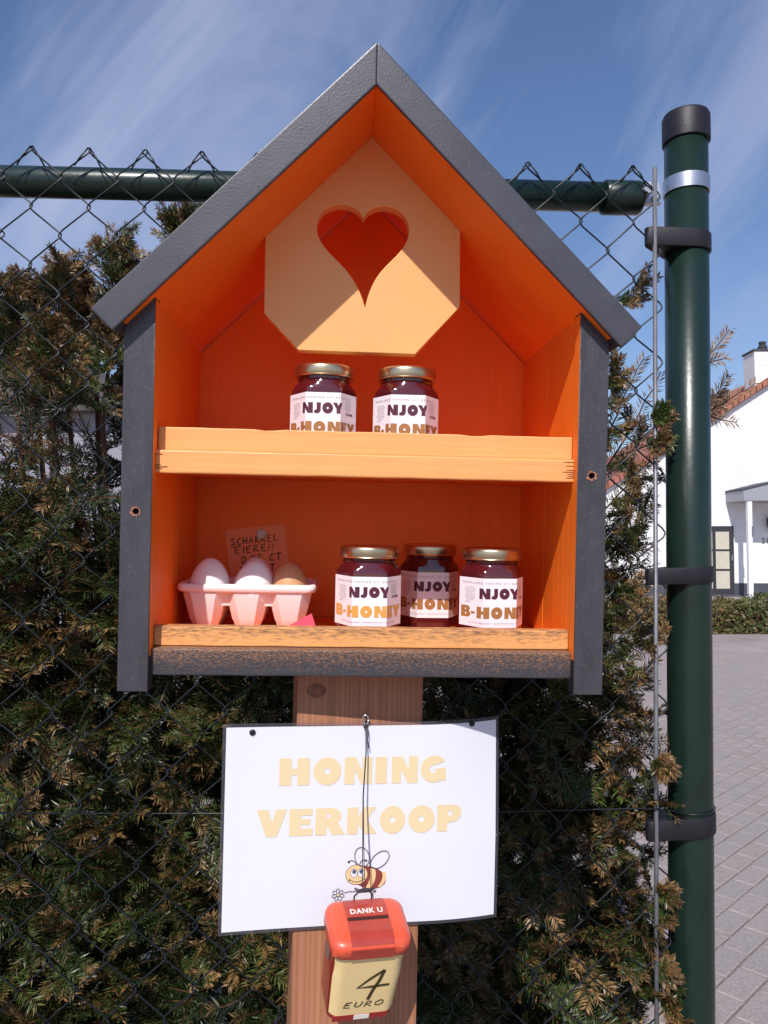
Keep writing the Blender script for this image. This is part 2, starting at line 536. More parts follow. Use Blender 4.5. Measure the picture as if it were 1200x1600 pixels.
HAND = {  # handwriting strokes in a unit box
    'S': [[(.8, .95), (.4, 1), (.1, .8), (.3, .58), (.7, .42), (.75, .15), (.4, 0), (.05, .1)]],
    'C': [[(.85, .9), (.5, 1), (.1, .6), (.15, .15), (.5, 0), (.85, .15)]],
    'H': [[(.1, 1), (.05, 0)], [(.05, .5), (.8, .55)], [(.85, 1), (.75, 0)]],
    'A': [[(.0, 0), (.45, 1), (.85, 0)], [(.2, .38), (.72, .42)]],
    'R': [[(.1, 0), (.15, 1), (.65, .95), (.7, .65), (.15, .5), (.9, 0)]],
    'E': [[(.8, 1), (.15, .95), (.1, .05), (.8, .0)], [(.12, .5), (.65, .55)]],
    'L': [[(.2, 1), (.15, .02), (.8, .08)]],
    'I': [[(.3, 1), (.25, 0)]],
    'N': [[(.05, 0), (.15, 1), (.7, .05), (.85, 1)]],
    'T': [[(0, .92), (.95, 1)], [(.48, .95), (.4, 0)]],
    'K': [[(.15, 1), (.1, 0)], [(.8, 1), (.15, .45), (.85, 0)]],
    'U': [[(.1, 1), (.12, .15), (.45, 0), (.78, .2), (.85, 1)]],
    '0': [[(.5, 1), (.15, .7), (.2, .1), (.5, 0), (.8, .3), (.75, .85), (.5, 1)]],
    'O': [[(.5, 1), (.05, .6), (.15, .1), (.55, 0), (.95, .35), (.85, .85), (.4, 1)]],
    '2': [[(.1, .8), (.45, 1), (.75, .75), (.1, .02), (.9, .05)]],
    '5': [[(.85, 1), (.3, .95), (.22, .55), (.65, .55), (.75, .2), (.45, 0), (.1, .08)]],
    ',': [[(.3, .08), (.15, -.2)]],
    'P': [[(.1, 0), (.15, 1), (.7, .9), (.65, .55), (.15, .48)]],
    '.': [[(.2, .0), (.3, .05)]],
}

def handwrite(s, x, z, w, h, stroke, slant=0.12, rise=0.0, bm=None, gap=0.28, y=0.0):
    b = bm if bm is not None else bmesh.new()
    for i, ch in enumerate(s):
        if ch != ' ':
            for st in HAND[ch]:
                jit = random.uniform(-.05, .05)
                ribbon([(x + (px + slant * pz) * w, z + (pz + jit) * h + rise * (x)) for px, pz in st], stroke, b, y)
        x += w * (1 + gap) if ch not in 'I,.' else w * .62
    return b

# ------------------------------------------------------------------ honey stand frame
# the stand leans a little forward and to the right, and is turned a few degrees away on its right side
RHO, PSI = 0.0205, 0.055
_ex0 = Vector((math.cos(RHO), 0, -math.sin(RHO)))
_ez = Vector((math.sin(RHO), 0, math.cos(RHO)))
_Y = Vector((0, 1, 0))
_ex = _ex0 * math.cos(PSI) + _Y * math.sin(PSI)
_ey = _Y * math.cos(PSI) - _ex0 * math.sin(PSI)
_lean = Matrix.Rotation(PITCH, 3, 'X')
_A = _lean @ Matrix((_ex, _ey, _ez)).transposed()
HM = _A.to_4x4()
HM.translation = Vector((-0.01784, 0.79955, 1.53191))
T = Matrix.Translation
def hm(x, y, z, rz=0.0):
    return HM @ T((x, y, z)) @ Matrix.Rotation(rz, 4, 'Z')

# ================================================================== SETTING: pavement
SUNB = None
pav = bmesh.new()
bmesh.ops.create_grid(pav, x_segments=2, y_segments=2, size=600)
pav = obj('pavement', pav, SAND)
pav.location = (0, 0, -0.006)
pav['kind'] = 'structure'

def paver_mesh(i):
    b = box(-.098, .098, -.048, .048, -.03, .0055, 0.004, segs=1)
    for v in b.verts:
        if v.co.z > 0:
            v.co.z += random.uniform(-.0012, .0012)
    me = bpy.data.meshes.new('paver')
    b.to_mesh(me)
    b.free()
    me.materials.append(BRICKP[i % 3])
    return me
PM = [paver_mesh(i) for i in range(6)]
ang = math.radians(44)
ca, sa = math.cos(ang), math.sin(ang)
cells = []
for r in range(-30, 190):
    for c in range(-30, 90):
        lx, ly = c * .202 + (.101 if r % 2 else 0), r * .102 - 8
        x, y = lx * ca - ly * sa, lx * sa + ly * ca
        if 1.7 < y < 10.5 and .22 < x / y < .85:
            cells.append((x, y))
def shown(x, y):
    if y < .5: return False
    u, v = 600 + 1200 * x / y, 848 + 1200 * EYE / y
    return (1095 < u < 1235 and v < 1680) or (1010 < u < 1050 and v < 1100)
cells.sort(key=lambda p: (not shown(*p), p[1]))
rest = bmesh.new()
for i, (x, y) in enumerate(cells):
    M = T((x, y, random.uniform(-.001, .001))) @ Matrix.Rotation(ang + random.gauss(0, .012), 4, 'Z') @ Matrix.Rotation(random.gauss(0, .006), 4, 'X')
    me = random.choice(PM)
    if i < 300:
        o = link('paver', me, None, pav)
        o.matrix_local = T((0, 0, 0.006)) @ M
    else:
        k = len(rest.verts)
        n0 = len(rest.faces)
        rest.from_mesh(me)
        rest.verts.ensure_lookup_table(); rest.faces.ensure_lookup_table()
        bmesh.ops.transform(rest, matrix=T((0, 0, 0.006)) @ M, verts=rest.verts[k:])
        mi = BRICKP.index(me.materials[0])
        for f in rest.faces[n0:]:
            f.material_index = mi
o = obj('paver_field', rest, BRICKP, pav)
o['kind'] = 'stuff'

# far pavement: same bricks, too far to tell apart
far = bmesh.new()
bmesh.ops.create_grid(far, x_segments=1, y_segments=1, size=1)
FARP = mat('far_pavers', (0.310, 0.260, 0.245), 0.75, var=0.2, vscale=1.2, bump=0.004, bscale=20)
far.transform(Matrix.Diagonal((22, 7.1, 1, 1)))
o = obj('far_pavement', far, FARP)
o.location = (8, 17.4, 0.001)
o['kind'] = 'structure'

# ================================================================== WHITE HOUSE beyond the post
GY = 21.7
def wx(u, Y): return (u - 600) / 1200 * Y
def wz(v, Y): return EYE + (848 - v) / 1200 * Y
house = empty('white_house', T((wx(1150, GY), GY, 0)), 'white rendered gable house with red tiled roof and chimney behind green post', 'house')
def hobj(name, bm, m, parent=house, **k):
    bm.transform(T((-wx(1150, GY), -GY, 0)))
    return obj(name, bm, m, parent, **k)
xe, ze = 6.15, wz(770, GY)                 # left eave
xr = 11.55; zr = ze + (xr - xe) * .645
wall_pts = [(xe, .36), (xe, ze), (xr, zr), (2 * xr - xe, ze), (2 * xr - xe, .36)]
hobj('gable_wall', prism(wall_pts, GY, GY + 9), WHITEW)
hobj('plinth', box(xe - .0, 2 * xr - xe, GY - .015, GY + 9, 0, .36, 0), PLINTH)
for s in (-1, 1):
    a, b_ = Vector((xr, zr)), Vector((xr + s * (xr - xe + .35), ze - .35 * .645))
    n = Vector((0, .2))
    rf = hobj('roof', prism([(a.x, a.y), (b_.x, b_.y), (b_.x, b_.y + .15), (a.x, a.y + .15)], GY - .10, GY + 9.1), TILE)
    if s < 0:
        for k in range(34):                # verge tiles along the gable edge
            t0 = k / 34
            p = a.lerp(b_, t0)
            d = (b_ - a) / 34
            tb = hobj('verge_tile', prism([(p.x, p.y + .03), (p.x + d.x * 1.15, p.y + d.y * 1.15 + .02), (p.x + d.x * 1.15, p.y + d.y * 1.15 + .20), (p.x, p.y + .17)], GY - .16, GY + .12), TILE, rf)
    if s > 0: pass
cx0, cx1 = wx(1184, 22.3), wx(1228, 22.3)
ch = hobj('chimney', box(cx0, cx1, 22.3, 23.0, 4.5, wz(546, 22.3), .01), WHITEW)
hobj('chimney_cap', box(cx0 - .03, cx1 + .03, 22.27, 23.03, wz(546, 22.3) + .003, wz(546, 22.3) + .06, .005), PLINTH, ch)
hobj('chimney_pot', lathe([(.13, wz(546, 22.3) + .06), (.14, wz(546, 22.3) + .2), (.09, wz(546, 22.3) + .26), (.11, wz(527, 22.3))], 12, (wx(1198, 22.6), 22.65)), FRAME, ch)
hobj('roof_vent', lathe([(.07, wz(655, 22.6)), (.07, wz(622, 22.6)), (.13, wz(622, 22.6)), (.13, wz(608, 22.6))], 12, (wx(1136, 22.6), 22.6)), FRAME)
# glazed door in dark frame
dx0, dx1, dz0, dz1 = wx(1084, GY), wx(1145.5, GY), .05, wz(822, GY)
door = hobj('door', box(dx0, dx1, GY - .03, GY - .004, dz0, dz1, .004), FRAME)
for c in range(2):
    for r in range(3):
        px0 = dx0 + .10 + c * (dx1 - dx0 - .16) / 2
        pw = (dx1 - dx0 - .16) / 2 - .06
        pz0 = dz0 + .16 + r * (dz1 - dz0 - .26) / 3
        ph_ = (dz1 - dz0 - .26) / 3 - .06
        hobj('pane', box(px0, px0 + pw, GY - .036, GY - .0325, pz0, pz0 + ph_, 0), PANE, door)
        for q in range(2):
            hobj('glazing_bar', box(px0 - .015 + q * (pw + .0), px0 + .015 + q * (pw + .0), GY - .045, GY - .037, pz0, pz0 + ph_, 0), FRAME, door)
hobj('door_handle', box(dx1 - .09, dx1 - .06, GY - .08, GY - .031, 1.0, 1.15, .005), STEEL, door)
hobj('door_step', box(dx0 - .1, dx1 + .05, GY - .3, GY - .016, 0, .05, .005), PLINTH)
# flat porch on a post
py = 20.6
can = hobj('porch_roof', prism([(wx(1163, py), wz(782, py)), (wx(1163, py), wz(766, py)), (wx(1215, py), wz(753, py)), (wx(1330, py), wz(753, py)), (wx(1330, py), wz(782, py))], py, GY - .017), PORCHG)
hobj('porch_edge', prism([(wx(1162, py), wz(766, py) + .004), (wx(1215, py), wz(753, py) + .004), (wx(1215, py), wz(750, py)), (wx(1162, py), wz(763, py))], py - .02, GY - .018), PLINTH, can)
hobj('porch_post', box(wx(1169.5, py), wx(1176.5, py), py + .02, py + .14, 0, wz(782, py) - .003, .006), PORCHW)
lamp = hobj('wall_lamp', lathe([(.03, wz(830, GY)), (.09, wz(822, GY)), (.10, wz(812, GY)), (.04, wz(806, GY))], 12, (wx(1201, GY), GY - .12)), FRAME)
tm = text_mesh('21', .22)
tm.transform(T((wx(1195, GY), GY - .012, wz(849, GY))))
hobj('house_number', tm, FRAME)
tm = box(wx(1175.2, py), wx(1177, py), py - .03, py + .02, wz(838, py), wz(822, py), .005)
hobj('thermometer', tm, RODM)

# neighbour's house on the left, seen through the yew
nb = empty('neighbour_house', T((-5.2, 12, 0)), 'lavender grey house with brown roof half hidden behind yew hedge left', 'house')
def nobj(name, bm, m, parent=nb):
    bm.transform(T((5.2, -12, 0)))
    return obj(name, bm, m, parent)
NYY = 12.0
nx0, nx1 = -10.2, wx(205, NYY)
nz1 = wz(640, NYY)
nobj('wall', box(nx0, nx1, NYY, NYY + 7, 0, nz1, 0), NWALL)
nobj('roof', prism([(nx0 - .3, nz1 - .05), (nx1 + .3, nz1 - .05), (nx1 - 1.2, nz1 + 1.05), (nx1 - 2.6, wz(470, NYY)), (nx0 + 2.6, wz(470, NYY)), (nx0 + 1.2, nz1 + 1.05)], NYY - .3, NYY + 7.3), NROOF)
wnd = nobj('window', box(-9.6, -8.2, NYY - .03, NYY - .003, 1.1, 2.3, .01), FRAME)
nobj('pane', box(-9.5, -8.3, NYY - .04, NYY - .0325, 1.2, 2.2, 0), PANE, wnd)

# ================================================================== leafy masses
def leaf_object(name, V, F, Ccol, m, parent=None):
    me = bpy.data.meshes.new(name)
    me.vertices.add(len(V)); me.vertices.foreach_set('co', V.astype(np.float32).ravel())
    nf, k = F.shape
    me.loops.add(nf * k); me.loops.foreach_set('vertex_index', F.astype(np.int32).ravel())
    me.polygons.add(nf)
    me.polygons.foreach_set('loop_start', np.arange(0, nf * k, k, dtype=np.int32))
    ca_ = me.color_attributes.new('tint', 'FLOAT_COLOR', 'POINT')
    ca_.data.foreach_set('color', np.hstack([Ccol, np.ones((len(Ccol), 1))]).astype(np.float32).ravel())
    me.update(calc_edges=True)
    return link(name, me, m, parent)

# clipped low hedge in front of the house
def low_hedge():
    n = 26000
    x = RNG.uniform(3.0, 11.5, n); d = RNG.uniform(0, 1, n)
    y0 = 12.7 + (x - 6) * .0
    side = RNG.uniform(0, 1, n)
    top = .50 + .05 * np.sin(x * 3.1) + .04 * np.sin(x * 7.7 + 1)
    z = np.where(side < .55, RNG.uniform(.02, 1, n) * top, top + RNG.normal(0, .03, n))
    y = np.where(side < .55, y0 + RNG.normal(0, .05, n), y0 + RNG.uniform(0, .8, n))
    P = np.stack([x, y, z], 1)
    a = RNG.normal(size=(n, 3)); a /= np.linalg.norm(a, axis=1)[:, None]
    b = np.cross(a, RNG.normal(size=(n, 3))); b /= np.linalg.norm(b, axis=1)[:, None]
    s = RNG.uniform(.018, .04, n)[:, None]
    V = np.stack([P - a * s, P - b * s * .55, P + a * s, P + b * s * .55], 1).reshape(-1, 3)
    F = np.arange(4 * n).reshape(n, 4)
    g = np.array([.075, .10, .028]); br = np.array([.22, .12, .05])
    t = np.clip(RNG.normal(.35, .3, n) + .25 * np.sin(x * 1.7), 0, 1)[:, None]
    col = (g * (1 - t) + br * t) * RNG.uniform(.7, 1.3, n)[:, None]
    return V, F, np.repeat(col, 4, 0)
hd = empty('clipped_hedge', T((6.5, 13.0, 0)), 'low clipped hedge with browning leaves in front of white house', 'hedge')
V, F, K = low_hedge()
o = leaf_object('foliage', V - np.array([6.5, 13.0, 0]), F, K, BOXL, hd)
o['kind'] = 'stuff'
core = box(3.05 - 6.5, 11.4 - 6.5, 12.78 - 13, 13.4 - 13, 0, .44, .05)
DARKT = mat('twig_brown', (0.05, 0.035, 0.02), .9, var=.3)
obj('twigs', core, DARKT, hd)

# ------------------------------------------------------------------ yew
def make_sprig(seed, thin=False, step=.0195):
    """one yew spray about 1 unit long: main axis +X, flat in XY with normal +Z. returns needle arrays and stem segments"""
    r = np.random.default_rng(seed)
    axes = []
    droop = r.uniform(-.12, .12)
    npt = 9
    main = np.stack([np.linspace(0, 1, npt), droop * np.linspace(0, 1, npt) ** 2 + r.normal(0, .008, npt), r.normal(0, .01, npt)], 1)
    axes.append((main, 1.0))
    ns = r.integers(4, 8) if not thin else r.integers(1, 3)
    for k in range(ns):
        t = .12 + .75 * (k + r.uniform(0, .6)) / ns
        i = int(t * (npt - 1))
        base = main[i]
        side = 1 if k % 2 else -1
        an = side * r.uniform(.55, .95)
        ln = ((1 - t) * .45 + r.uniform(.18, .34)) * (.7 if thin else 1)
        d = np.array([math.cos(an), math.sin(an), r.normal(0, .25)])
        q = np.linspace(0, 1, 5)[:, None]
        axes.append((base + d * ln * q + np.array([.10, -.04 * side, 0]) * ln * q ** 2, ln))
    P, D, Nn, Ln, Tp = [], [], [], [], []
    for pts, ln in axes:
        m = max(9, int(ln / step))
        for k in range(m):
            t = (k + .3) / m
            f = t * (len(pts) - 1); i = min(int(f), len(pts) - 2)
            p = pts[i] + (pts[i + 1] - pts[i]) * (f - i)
            d = pts[i + 1] - pts[i]; d /= np.linalg.norm(d)
            sd = np.cross([0, 0, 1.0], d); sd /= np.linalg.norm(sd)
            up = np.cross(d, sd)
            fw = r.uniform(.55, 1.05) + 1.4 * max(0, t - .75)
            for s in (1, -1):
                nd = d * fw + s * sd * 1.0 + up * r.normal(.15, .55)
                nd /= np.linalg.norm(nd)
                P.append(p); D.append(nd)
                Nn.append(np.cross(nd, sd * s + up * .3) if r.random() < .0 else up + r.normal(0, .35, 3))
                Ln.append(r.uniform(.13, .19) * (1 - .35 * max(0, t - .75) / .25)); Tp.append(t)
    return np.array(P), np.array(D), np.array(Nn), np.array(Ln), np.array(Tp), [a[0] for a in axes]
SPR = [make_sprig(100 + i) for i in range(14)]
THIN = [make_sprig(200 + i, True) for i in range(6)]
COARSE = [make_sprig(300 + i, False, .043) for i in range(8)]

yV, yF, yC = [], [], []
sV, sF = [], []
_vc = [0, 0]
GREENS = np.array([[.028, .048, .011], [.042, .062, .015], [.058, .078, .018], [.024, .038, .012]])
BROWNS = np.array([[.215, .118, .040], [.175, .098, .036], [.140, .082, .036], [.240, .140, .058]])
FRESH = np.array([[.075, .115, .022], [.060, .095, .020]])

def put_sprig(base, direc, scale, nrm=None, brown=.5, fresh=0.0, lib=None):
    lib = lib or SPR
    P, D, Nn, Ln, Tp, axes = lib[RNG.integers(len(lib))]
    x = np.array(direc, float); x /= np.linalg.norm(x)
    n = np.array(nrm if nrm is not None else RNG.normal(size=3), float)
    y = np.cross(n, x)
    if np.linalg.norm(y) < 1e-3:
        y = np.cross([.3, .8, .1], x)
    y /= np.linalg.norm(y)
    z = np.cross(x, y)
    R = np.stack([x, y, z], 1)
    p = P @ R.T * scale + base
    d = D @ R.T
    w = np.cross(Nn @ R.T, d); w /= (np.linalg.norm(w, axis=1)[:, None] + 1e-9)
    up = np.cross(d, w)
    nl = np.clip(Ln[:, None] * scale, .011, .021)
    hw = (.00112 if lib is not COARSE else .0024) * (0.8 + .3 * RNG.random())
    q = np.stack([p, p + d * nl * .45 + w * hw, p + d * nl - up * nl * .10, p + d * nl * .45 - w * hw], 1)
    g = GREENS[RNG.integers(4)] * RNG.uniform(.8, 1.3)
    b = BROWNS[RNG.integers(4)] * RNG.uniform(.75, 1.15)
    if fresh > RNG.random():
        g = FRESH[RNG.integers(2)]; brown *= .3
    th = 1 - brown
    mixf = np.clip((Tp - th) * 3.0 + RNG.normal(0, .22, len(Tp)) + (brown - .5) * .9, 0, 1)[:, None]
    c = (g * (1 - mixf) + b * mixf) * RNG.uniform(.75, 1.25, len(Tp))[:, None]
    k = len(p)
    yV.append(q.reshape(-1, 3)); yF.append(np.arange(4 * k).reshape(k, 4) + _vc[0]); yC.append(np.repeat(c, 4, 0))
    _vc[0] += 4 * k
    for a in axes:
        aw = a @ R.T * scale + base
        m = len(aw)
        r0 = .0016 * (scale / .13) ** .5
        for e in (np.array([0, 1, .3]), np.array([1, 0, .2])):
            o_ = np.cross(np.gradient(aw, axis=0), e); o_ /= (np.linalg.norm(o_, axis=1)[:, None] + 1e-9)
            rr = np.linspace(r0, r0 * .45, m)[:, None]
            sV.append(np.concatenate([aw + o_ * rr, aw - o_ * rr]))
            i = np.arange(m - 1)
            sF.append(np.stack([i, i + 1, i + 1 + m, i + m], 1) + _vc[1])
            _vc[1] += 2 * m

def fence_y(x): return 1.205 + .065 * x

def at(u, v, Y):
    dx, dv = (u - 600) / 1200, (800 - v) / 1200
    d = Vector((dx, math.cos(PITCH) - dv * math.sin(PITCH), math.sin(PITCH) + dv * math.cos(PITCH)))
    return d * (Y / d.y) + Vector((0, 0, EYE))

XMIN, XMAX = -1.15, .445
def top_h(x):
    t = 1.69 + .07 * math.sin(x * 9) + .04 * math.sin(x * 23 + 1)
    if x > .25: t -= (x - .25) * .45
    return t
count = 0
# dense body, layer after layer behind the mesh
for layer in range(8):
    n = (520, 560, 500, 540, 480, 400, 300, 200)[layer]
    for k in range(n):
        x = RNG.uniform(XMIN, XMAX - .035 * (layer > 1))
        z = RNG.uniform(.55, top_h(x))
        vis = z
        # open, see-through upper zone and right edge
        if z > 1.58 and RNG.random() < .52: continue
        if x > .36 and z > .9 and RNG.random() < (.55 if layer else .45): continue
        y = fence_y(x) + .075 + layer * .075 + RNG.uniform(-.03, .06)
        f = RNG.normal(0, .55, 3) + np.array([0, -1.0 + .10 * layer, -.05])
        if x > .34 and f[0] > 0: f[0] *= .1
        if z > 1.65: f += np.array([0, .5, .9])
        sc = RNG.uniform(.065, .15)
        nr = np.array([0, -.55, .9]) + RNG.normal(0, .55, 3)
        base = np.array([x, y, z]) - .3 * sc * f / np.linalg.norm(f)
        put_sprig(base, f, sc, nr, brown=np.clip(RNG.normal((.36, .28, .18)[min(layer, 2)] + (.12 if z > 1.6 else 0), .22), 0, 1), fresh=.03 if z < 1.35 else .01, lib=None if layer < 3 else COARSE)
        count += 1
for k in range(330):
    x = RNG.uniform(.33, .455); z = RNG.uniform(.5, 1.72 - max(0, x - .40) * 1.2)
    if z > 1.15 and x > .35 and RNG.random() < .6: continue
    put_sprig(np.array([x, fence_y(x) + RNG.uniform(.03, .26), z]), np.array([-.05, -.9, .25]) + RNG.normal(0, .45, 3), RNG.uniform(.05, .085),
              np.array([0, -.6, .8]) + RNG.normal(0, .5, 3), brown=np.clip(RNG.normal(.5, .22), 0, 1), fresh=.03)
# sparse fill towards the ground
for k in range(260):
    x = RNG.uniform(XMIN, XMAX); z = RNG.uniform(.05, .6)
    put_sprig(np.array([x, fence_y(x) + RNG.uniform(.06, .5), z]), RNG.normal(0, .5, 3) + np.array([0, -1, 0]), RNG.uniform(.1, .17), None, .4)

def shoot(u0, v0, u1, v1, Y, n=3, brown=.7, w=.09):
    """a longer shoot from one point to another carrying sprays along it"""
    a, b = at(u0, v0, Y), at(u1, v1, Y + RNG.uniform(-.03, .03))
    a, b = np.array(a), np.array(b)
    d = b - a; L_ = np.linalg.norm(d)
    side = np.cross(d / L_, [0, 1, 0])
    put_sprig(a, d, L_ * 1.02, np.array([0, -1, .2]) + RNG.normal(0, .2, 3), brown, lib=THIN)
    for k in range(n):
        t = .15 + .6 * k / max(1, n)
        s = 1 if k % 2 else -1
        put_sprig(a + d * t, d / L_ * .8 + s * side * .6 + RNG.normal(0, .2, 3), w * RNG.uniform(.7, 1.1), np.array([0, -1, .2]) + RNG.normal(0, .4, 3), brown, lib=THIN)
    return a, b
leaders = [(205, 620, 165, 352, 1.36), (215, 560, 190, 395, 1.40), (95, 620, 100, 402, 1.36), (60, 600, 48, 440, 1.40), (10, 580, 2, 436, 1.38),
           (265, 480, 290, 318, 1.40), (140, 560, 130, 430, 1.45), (180, 600, 232, 412, 1.44), (310, 560, 330, 420, 1.5), (40, 560, 20, 470, 1.42),
           (150, 640, 185, 470, 1.34), (70, 640, 75, 500, 1.33)]
stems = []
for u0, v0, u1, v1, Y in leaders:
    a, b = at(u0, v0, Y), at(u1, v1, Y)
    m = 7
    pa = [np.array(a.lerp(b, t)) for t in np.linspace(0, 1, m)]
    L_ = (b - a).length
    for i in range(m - 1):
        d = pa[i + 1] - pa[i]
        for s in range(3):
            an = RNG.uniform(0, 2 * PI)
            o_ = np.array([math.cos(an), math.sin(an) * .8, RNG.uniform(.5, 1.4)])
            put_sprig(pa[i], o_, RNG.uniform(.04, .085) * (1.25 - .5 * i / m), np.array([0, -1, .3]) + RNG.normal(0, .5, 3), brown=np.clip(RNG.normal(.6, .2), 0, 1))
    put_sprig(pa[-3], pa[-1] - pa[-3], max(.05, np.linalg.norm(pa[-1] - pa[-3])), None, .75)
    root_ = np.array([a.x + RNG.normal(0, .03), a.y + .34, 0.0])
    stems.append([root_, np.array([a.x + RNG.normal(0, .02), a.y + .28, .9]), np.array(a) + np.array([0, .03, 0]), np.array(b)])
# single shoots at the right, some poking round the post
for s in [(958, 475, 1032, 440, 1.33), (940, 700, 1000, 560, 1.36), (940, 640, 985, 595, 1.33), (935, 760, 1032, 585, 1.38), (945, 610, 978, 560, 1.34),
          (1060, 600, 1152, 525, 1.36), (1070, 585, 1112, 552, 1.36), (1060, 680, 1148, 598, 1.37), (1070, 665, 1180, 600, 1.40), (1060, 650, 1128, 618, 1.37),
          (940, 800, 1040, 690, 1.33), (950, 880, 1035, 800, 1.36), (940, 960, 1030, 900, 1.35), (950, 1010, 1040, 985, 1.33), (950, 740, 1045, 640, 1.35),
          (945, 1100, 1030, 1035, 1.34), (950, 900, 1020, 960, 1.38)]:
    shoot(*s, n=int(RNG.integers(0, 2)) if s[2] > 1050 else 2, w=.05)
for (u, v, Y, sc) in [(1010, 690, 1.215, .075), (1018, 655, 1.21, .06), (1015, 1195, 1.215, .07), (1025, 1400, 1.215, .06), (1025, 1520, 1.215, .06), (1030, 1560, 1.22, .07), (1022, 1440, 1.22, .06)]:
    for q in range(2):
        put_sprig(np.array(at(u, v, Y + .02)), np.array([.6, -.45, .25]) + RNG.normal(0, .3, 3), sc * .6, np.array([0, -1, .4]) + RNG.normal(0, .4, 3), .7, .15)

yew = empty('yew_hedge', T((-.3, 1.6, 0)), 'dark green yew hedge with golden brown tips behind chain link fence', 'hedge')
off = np.array([-.3, 1.6, 0])
V = np.concatenate(yV) - off
o = leaf_object('foliage', V, np.concatenate(yF), np.concatenate(yC), YEW, yew)
o['kind'] = 'stuff'
Vs = np.concatenate(sV) - off
o = leaf_object('twigs', Vs, np.concatenate(sF), np.tile([.12, .06, .03], (len(Vs), 1)), YEW, yew)
o['kind'] = 'stuff'
for st in stems:
    b = tube([Vector(p) - Vector(off) for p in st], [.008, .007, .0045, .0016], 7)
    obj('stem', b, BARK, yew)
for k in range(7):
    x = -1.0 + k * .22 + random.uniform(-.04, .04)
    y = fence_y(x) + random.uniform(.50, .65)
    zt = min(1.7, top_h(x) - .08)
    pts = [Vector((x, y, 0)), Vector((x + random.uniform(-.03, .03), y, .6)), Vector((x + random.uniform(-.05, .05), y - .04, 1.2)), Vector((x + random.uniform(-.07, .07), y - .06, zt))]
    obj('trunk', tube([p - Vector(off) for p in pts], [.016, .013, .009, .004], 8), BARK, yew)

# ================================================================== FENCE
fence = empty('chain_link_fence', T((.5, 1.27, 0)), 'dark green chain link fence with tubular rail and round corner post', 'fence')
FO = Vector((.5, 1.27, 0))
def fp(u, z, dy=0.0):
    """point on the fence plane: u metres in x, dy behind the mesh"""
    return Vector((u - .065 * dy, 1.205 + .065 * u + dy, z)) - FO
PH, PV = .0866, .0916
X0, ZT = -.5467 - PH * 6, 2.1125
UEND = .449
ncol = int(round((UEND - X0) / (PH / 2)))
def node_z(k, j): return ZT - (PV / 2 if k % 2 else 0) - PV * j
for k in range(ncol):
    pts = []
    # wire k zigzags between node columns k and k+1
    xl, xr_ = X0 + k * PH / 2, X0 + (k + 1) * PH / 2
    wob = random.uniform(-.0015, .0015)
    seq = []
    j = 0
    even = (k % 2 == 0)
    # start at the peak column
    for i in range(2 * 21):
        col = (0 if even else 1) if i % 2 == 0 else (1 if even else 0)
        z = ZT - PV / 2 * i
        seq.append((col, z))
    sgn = -1 if even else 1
    px = xl if even else xr_
    # twisted end bent down over the neighbour
    pts.append(fp(px + sgn * .021, ZT - .030 + random.uniform(-.004, .004), -.004))
    pts.append(fp(px + sgn * .012, ZT - .014, -.005))
    pts.append(fp(px + sgn * .001, ZT + .0025, -.002))
    for i, (col, z) in enumerate(seq):
        x = xl if col == 0 else xr_
        s = -1 if col == 0 else 1
        if k == ncol - 1 and col == 1: s *= .6
        fr = -.0028
        jx, jz = random.uniform(-.0012, .0012), random.uniform(-.0012, .0012)
        z0 = fr if s > 0 else -fr
        if i:
            pts.append(fp(x - s * .0034 + jx + wob, z + .0075 + jz, (-fr if s > 0 else fr) * .7))
        pts.append(fp(x + s * .0022 + jx + wob, z + .0022 + jz, .0010))
        pts.append(fp(x + s * .0022 + jx + wob, z - .0022 + jz, -.0010))
        pts.append(fp(x - s * .0034 + jx + wob, z - .0075 + jz, (fr if s > 0 else -fr) * .7))
    obj('wire', tube(pts, .00138, 6), WIRE, fence)
rl = [fp(-1.3, 2.069, .036), fp(.30, 2.0785, .036)]
rail = obj('top_rail', tube([fp(-1.3, 2.071, .036), fp(-.4, 2.0765, .036), fp(.40, 2.0785, .036)], .0242, 32), GREEN, fence)
obj('sleeve', tube([fp(.369, 2.078, .036), fp(.371, 2.078, .036), fp(.428, 2.0785, .036), fp(.433, 2.0785, .036)], [.0265, .0278, .0278, .0255], 32), GREEN, rail)
obj('bracket', box(.430 - FO.x, .462 - FO.x, 1.257 - FO.y, 1.269 - FO.y, 2.064, 2.100, .002), STEEL, fence)
obj('bolt', tube([Vector((.436, 1.238, 2.083)) - FO, Vector((.436, 1.246, 2.083)) - FO, Vector((.436, 1.262, 2.083)) - FO], [.0095, .0095, .006], 6), STEEL, fence)
obj('bolt', tube([Vector((.452, 1.245, 2.074)) - FO, Vector((.452, 1.258, 2.074)) - FO], .006, 6), STEEL, fence)
# round post
PB, PT = at(1081, 1600, 1.27), at(1071.5, 180, 1.27)
def post_pt(z):
    t = (z - PB.z) / (PT.z - PB.z)
    return PB.lerp(PT, t)
PR = .0352
zt_ = 2.214
base_ = post_pt(0.0) - FO
post = obj('post', tube([post_pt(-.05) - FO, post_pt(.7) - FO, post_pt(1.4) - FO, post_pt(zt_) - FO], PR, 48), GREEN, fence)
pc = post_pt(zt_) - FO
obj('post_cap', lathe([(PR + .0022, pc.z - .042), (PR + .0034, pc.z - .041), (PR + .0034, pc.z + .001), (PR + .001, pc.z + .006), (PR - .006, pc.z + .0085), (.001, pc.z + .009)], 48, (pc.x, pc.y)), BLACK, post, smooth=True, angle=40)
pb = post_pt(2.097) - FO
bm = rings_mesh([[(pb.x + r * math.cos(2 * PI * k / 48), pb.y + r * math.sin(2 * PI * k / 48), pb.z + dz) for k in range(48)] for r, dz in
                 ((PR + .0004, -.0125), (PR + .0022, -.0122), (PR + .0022, .0122), (PR + .0004, .0125))], False, False)
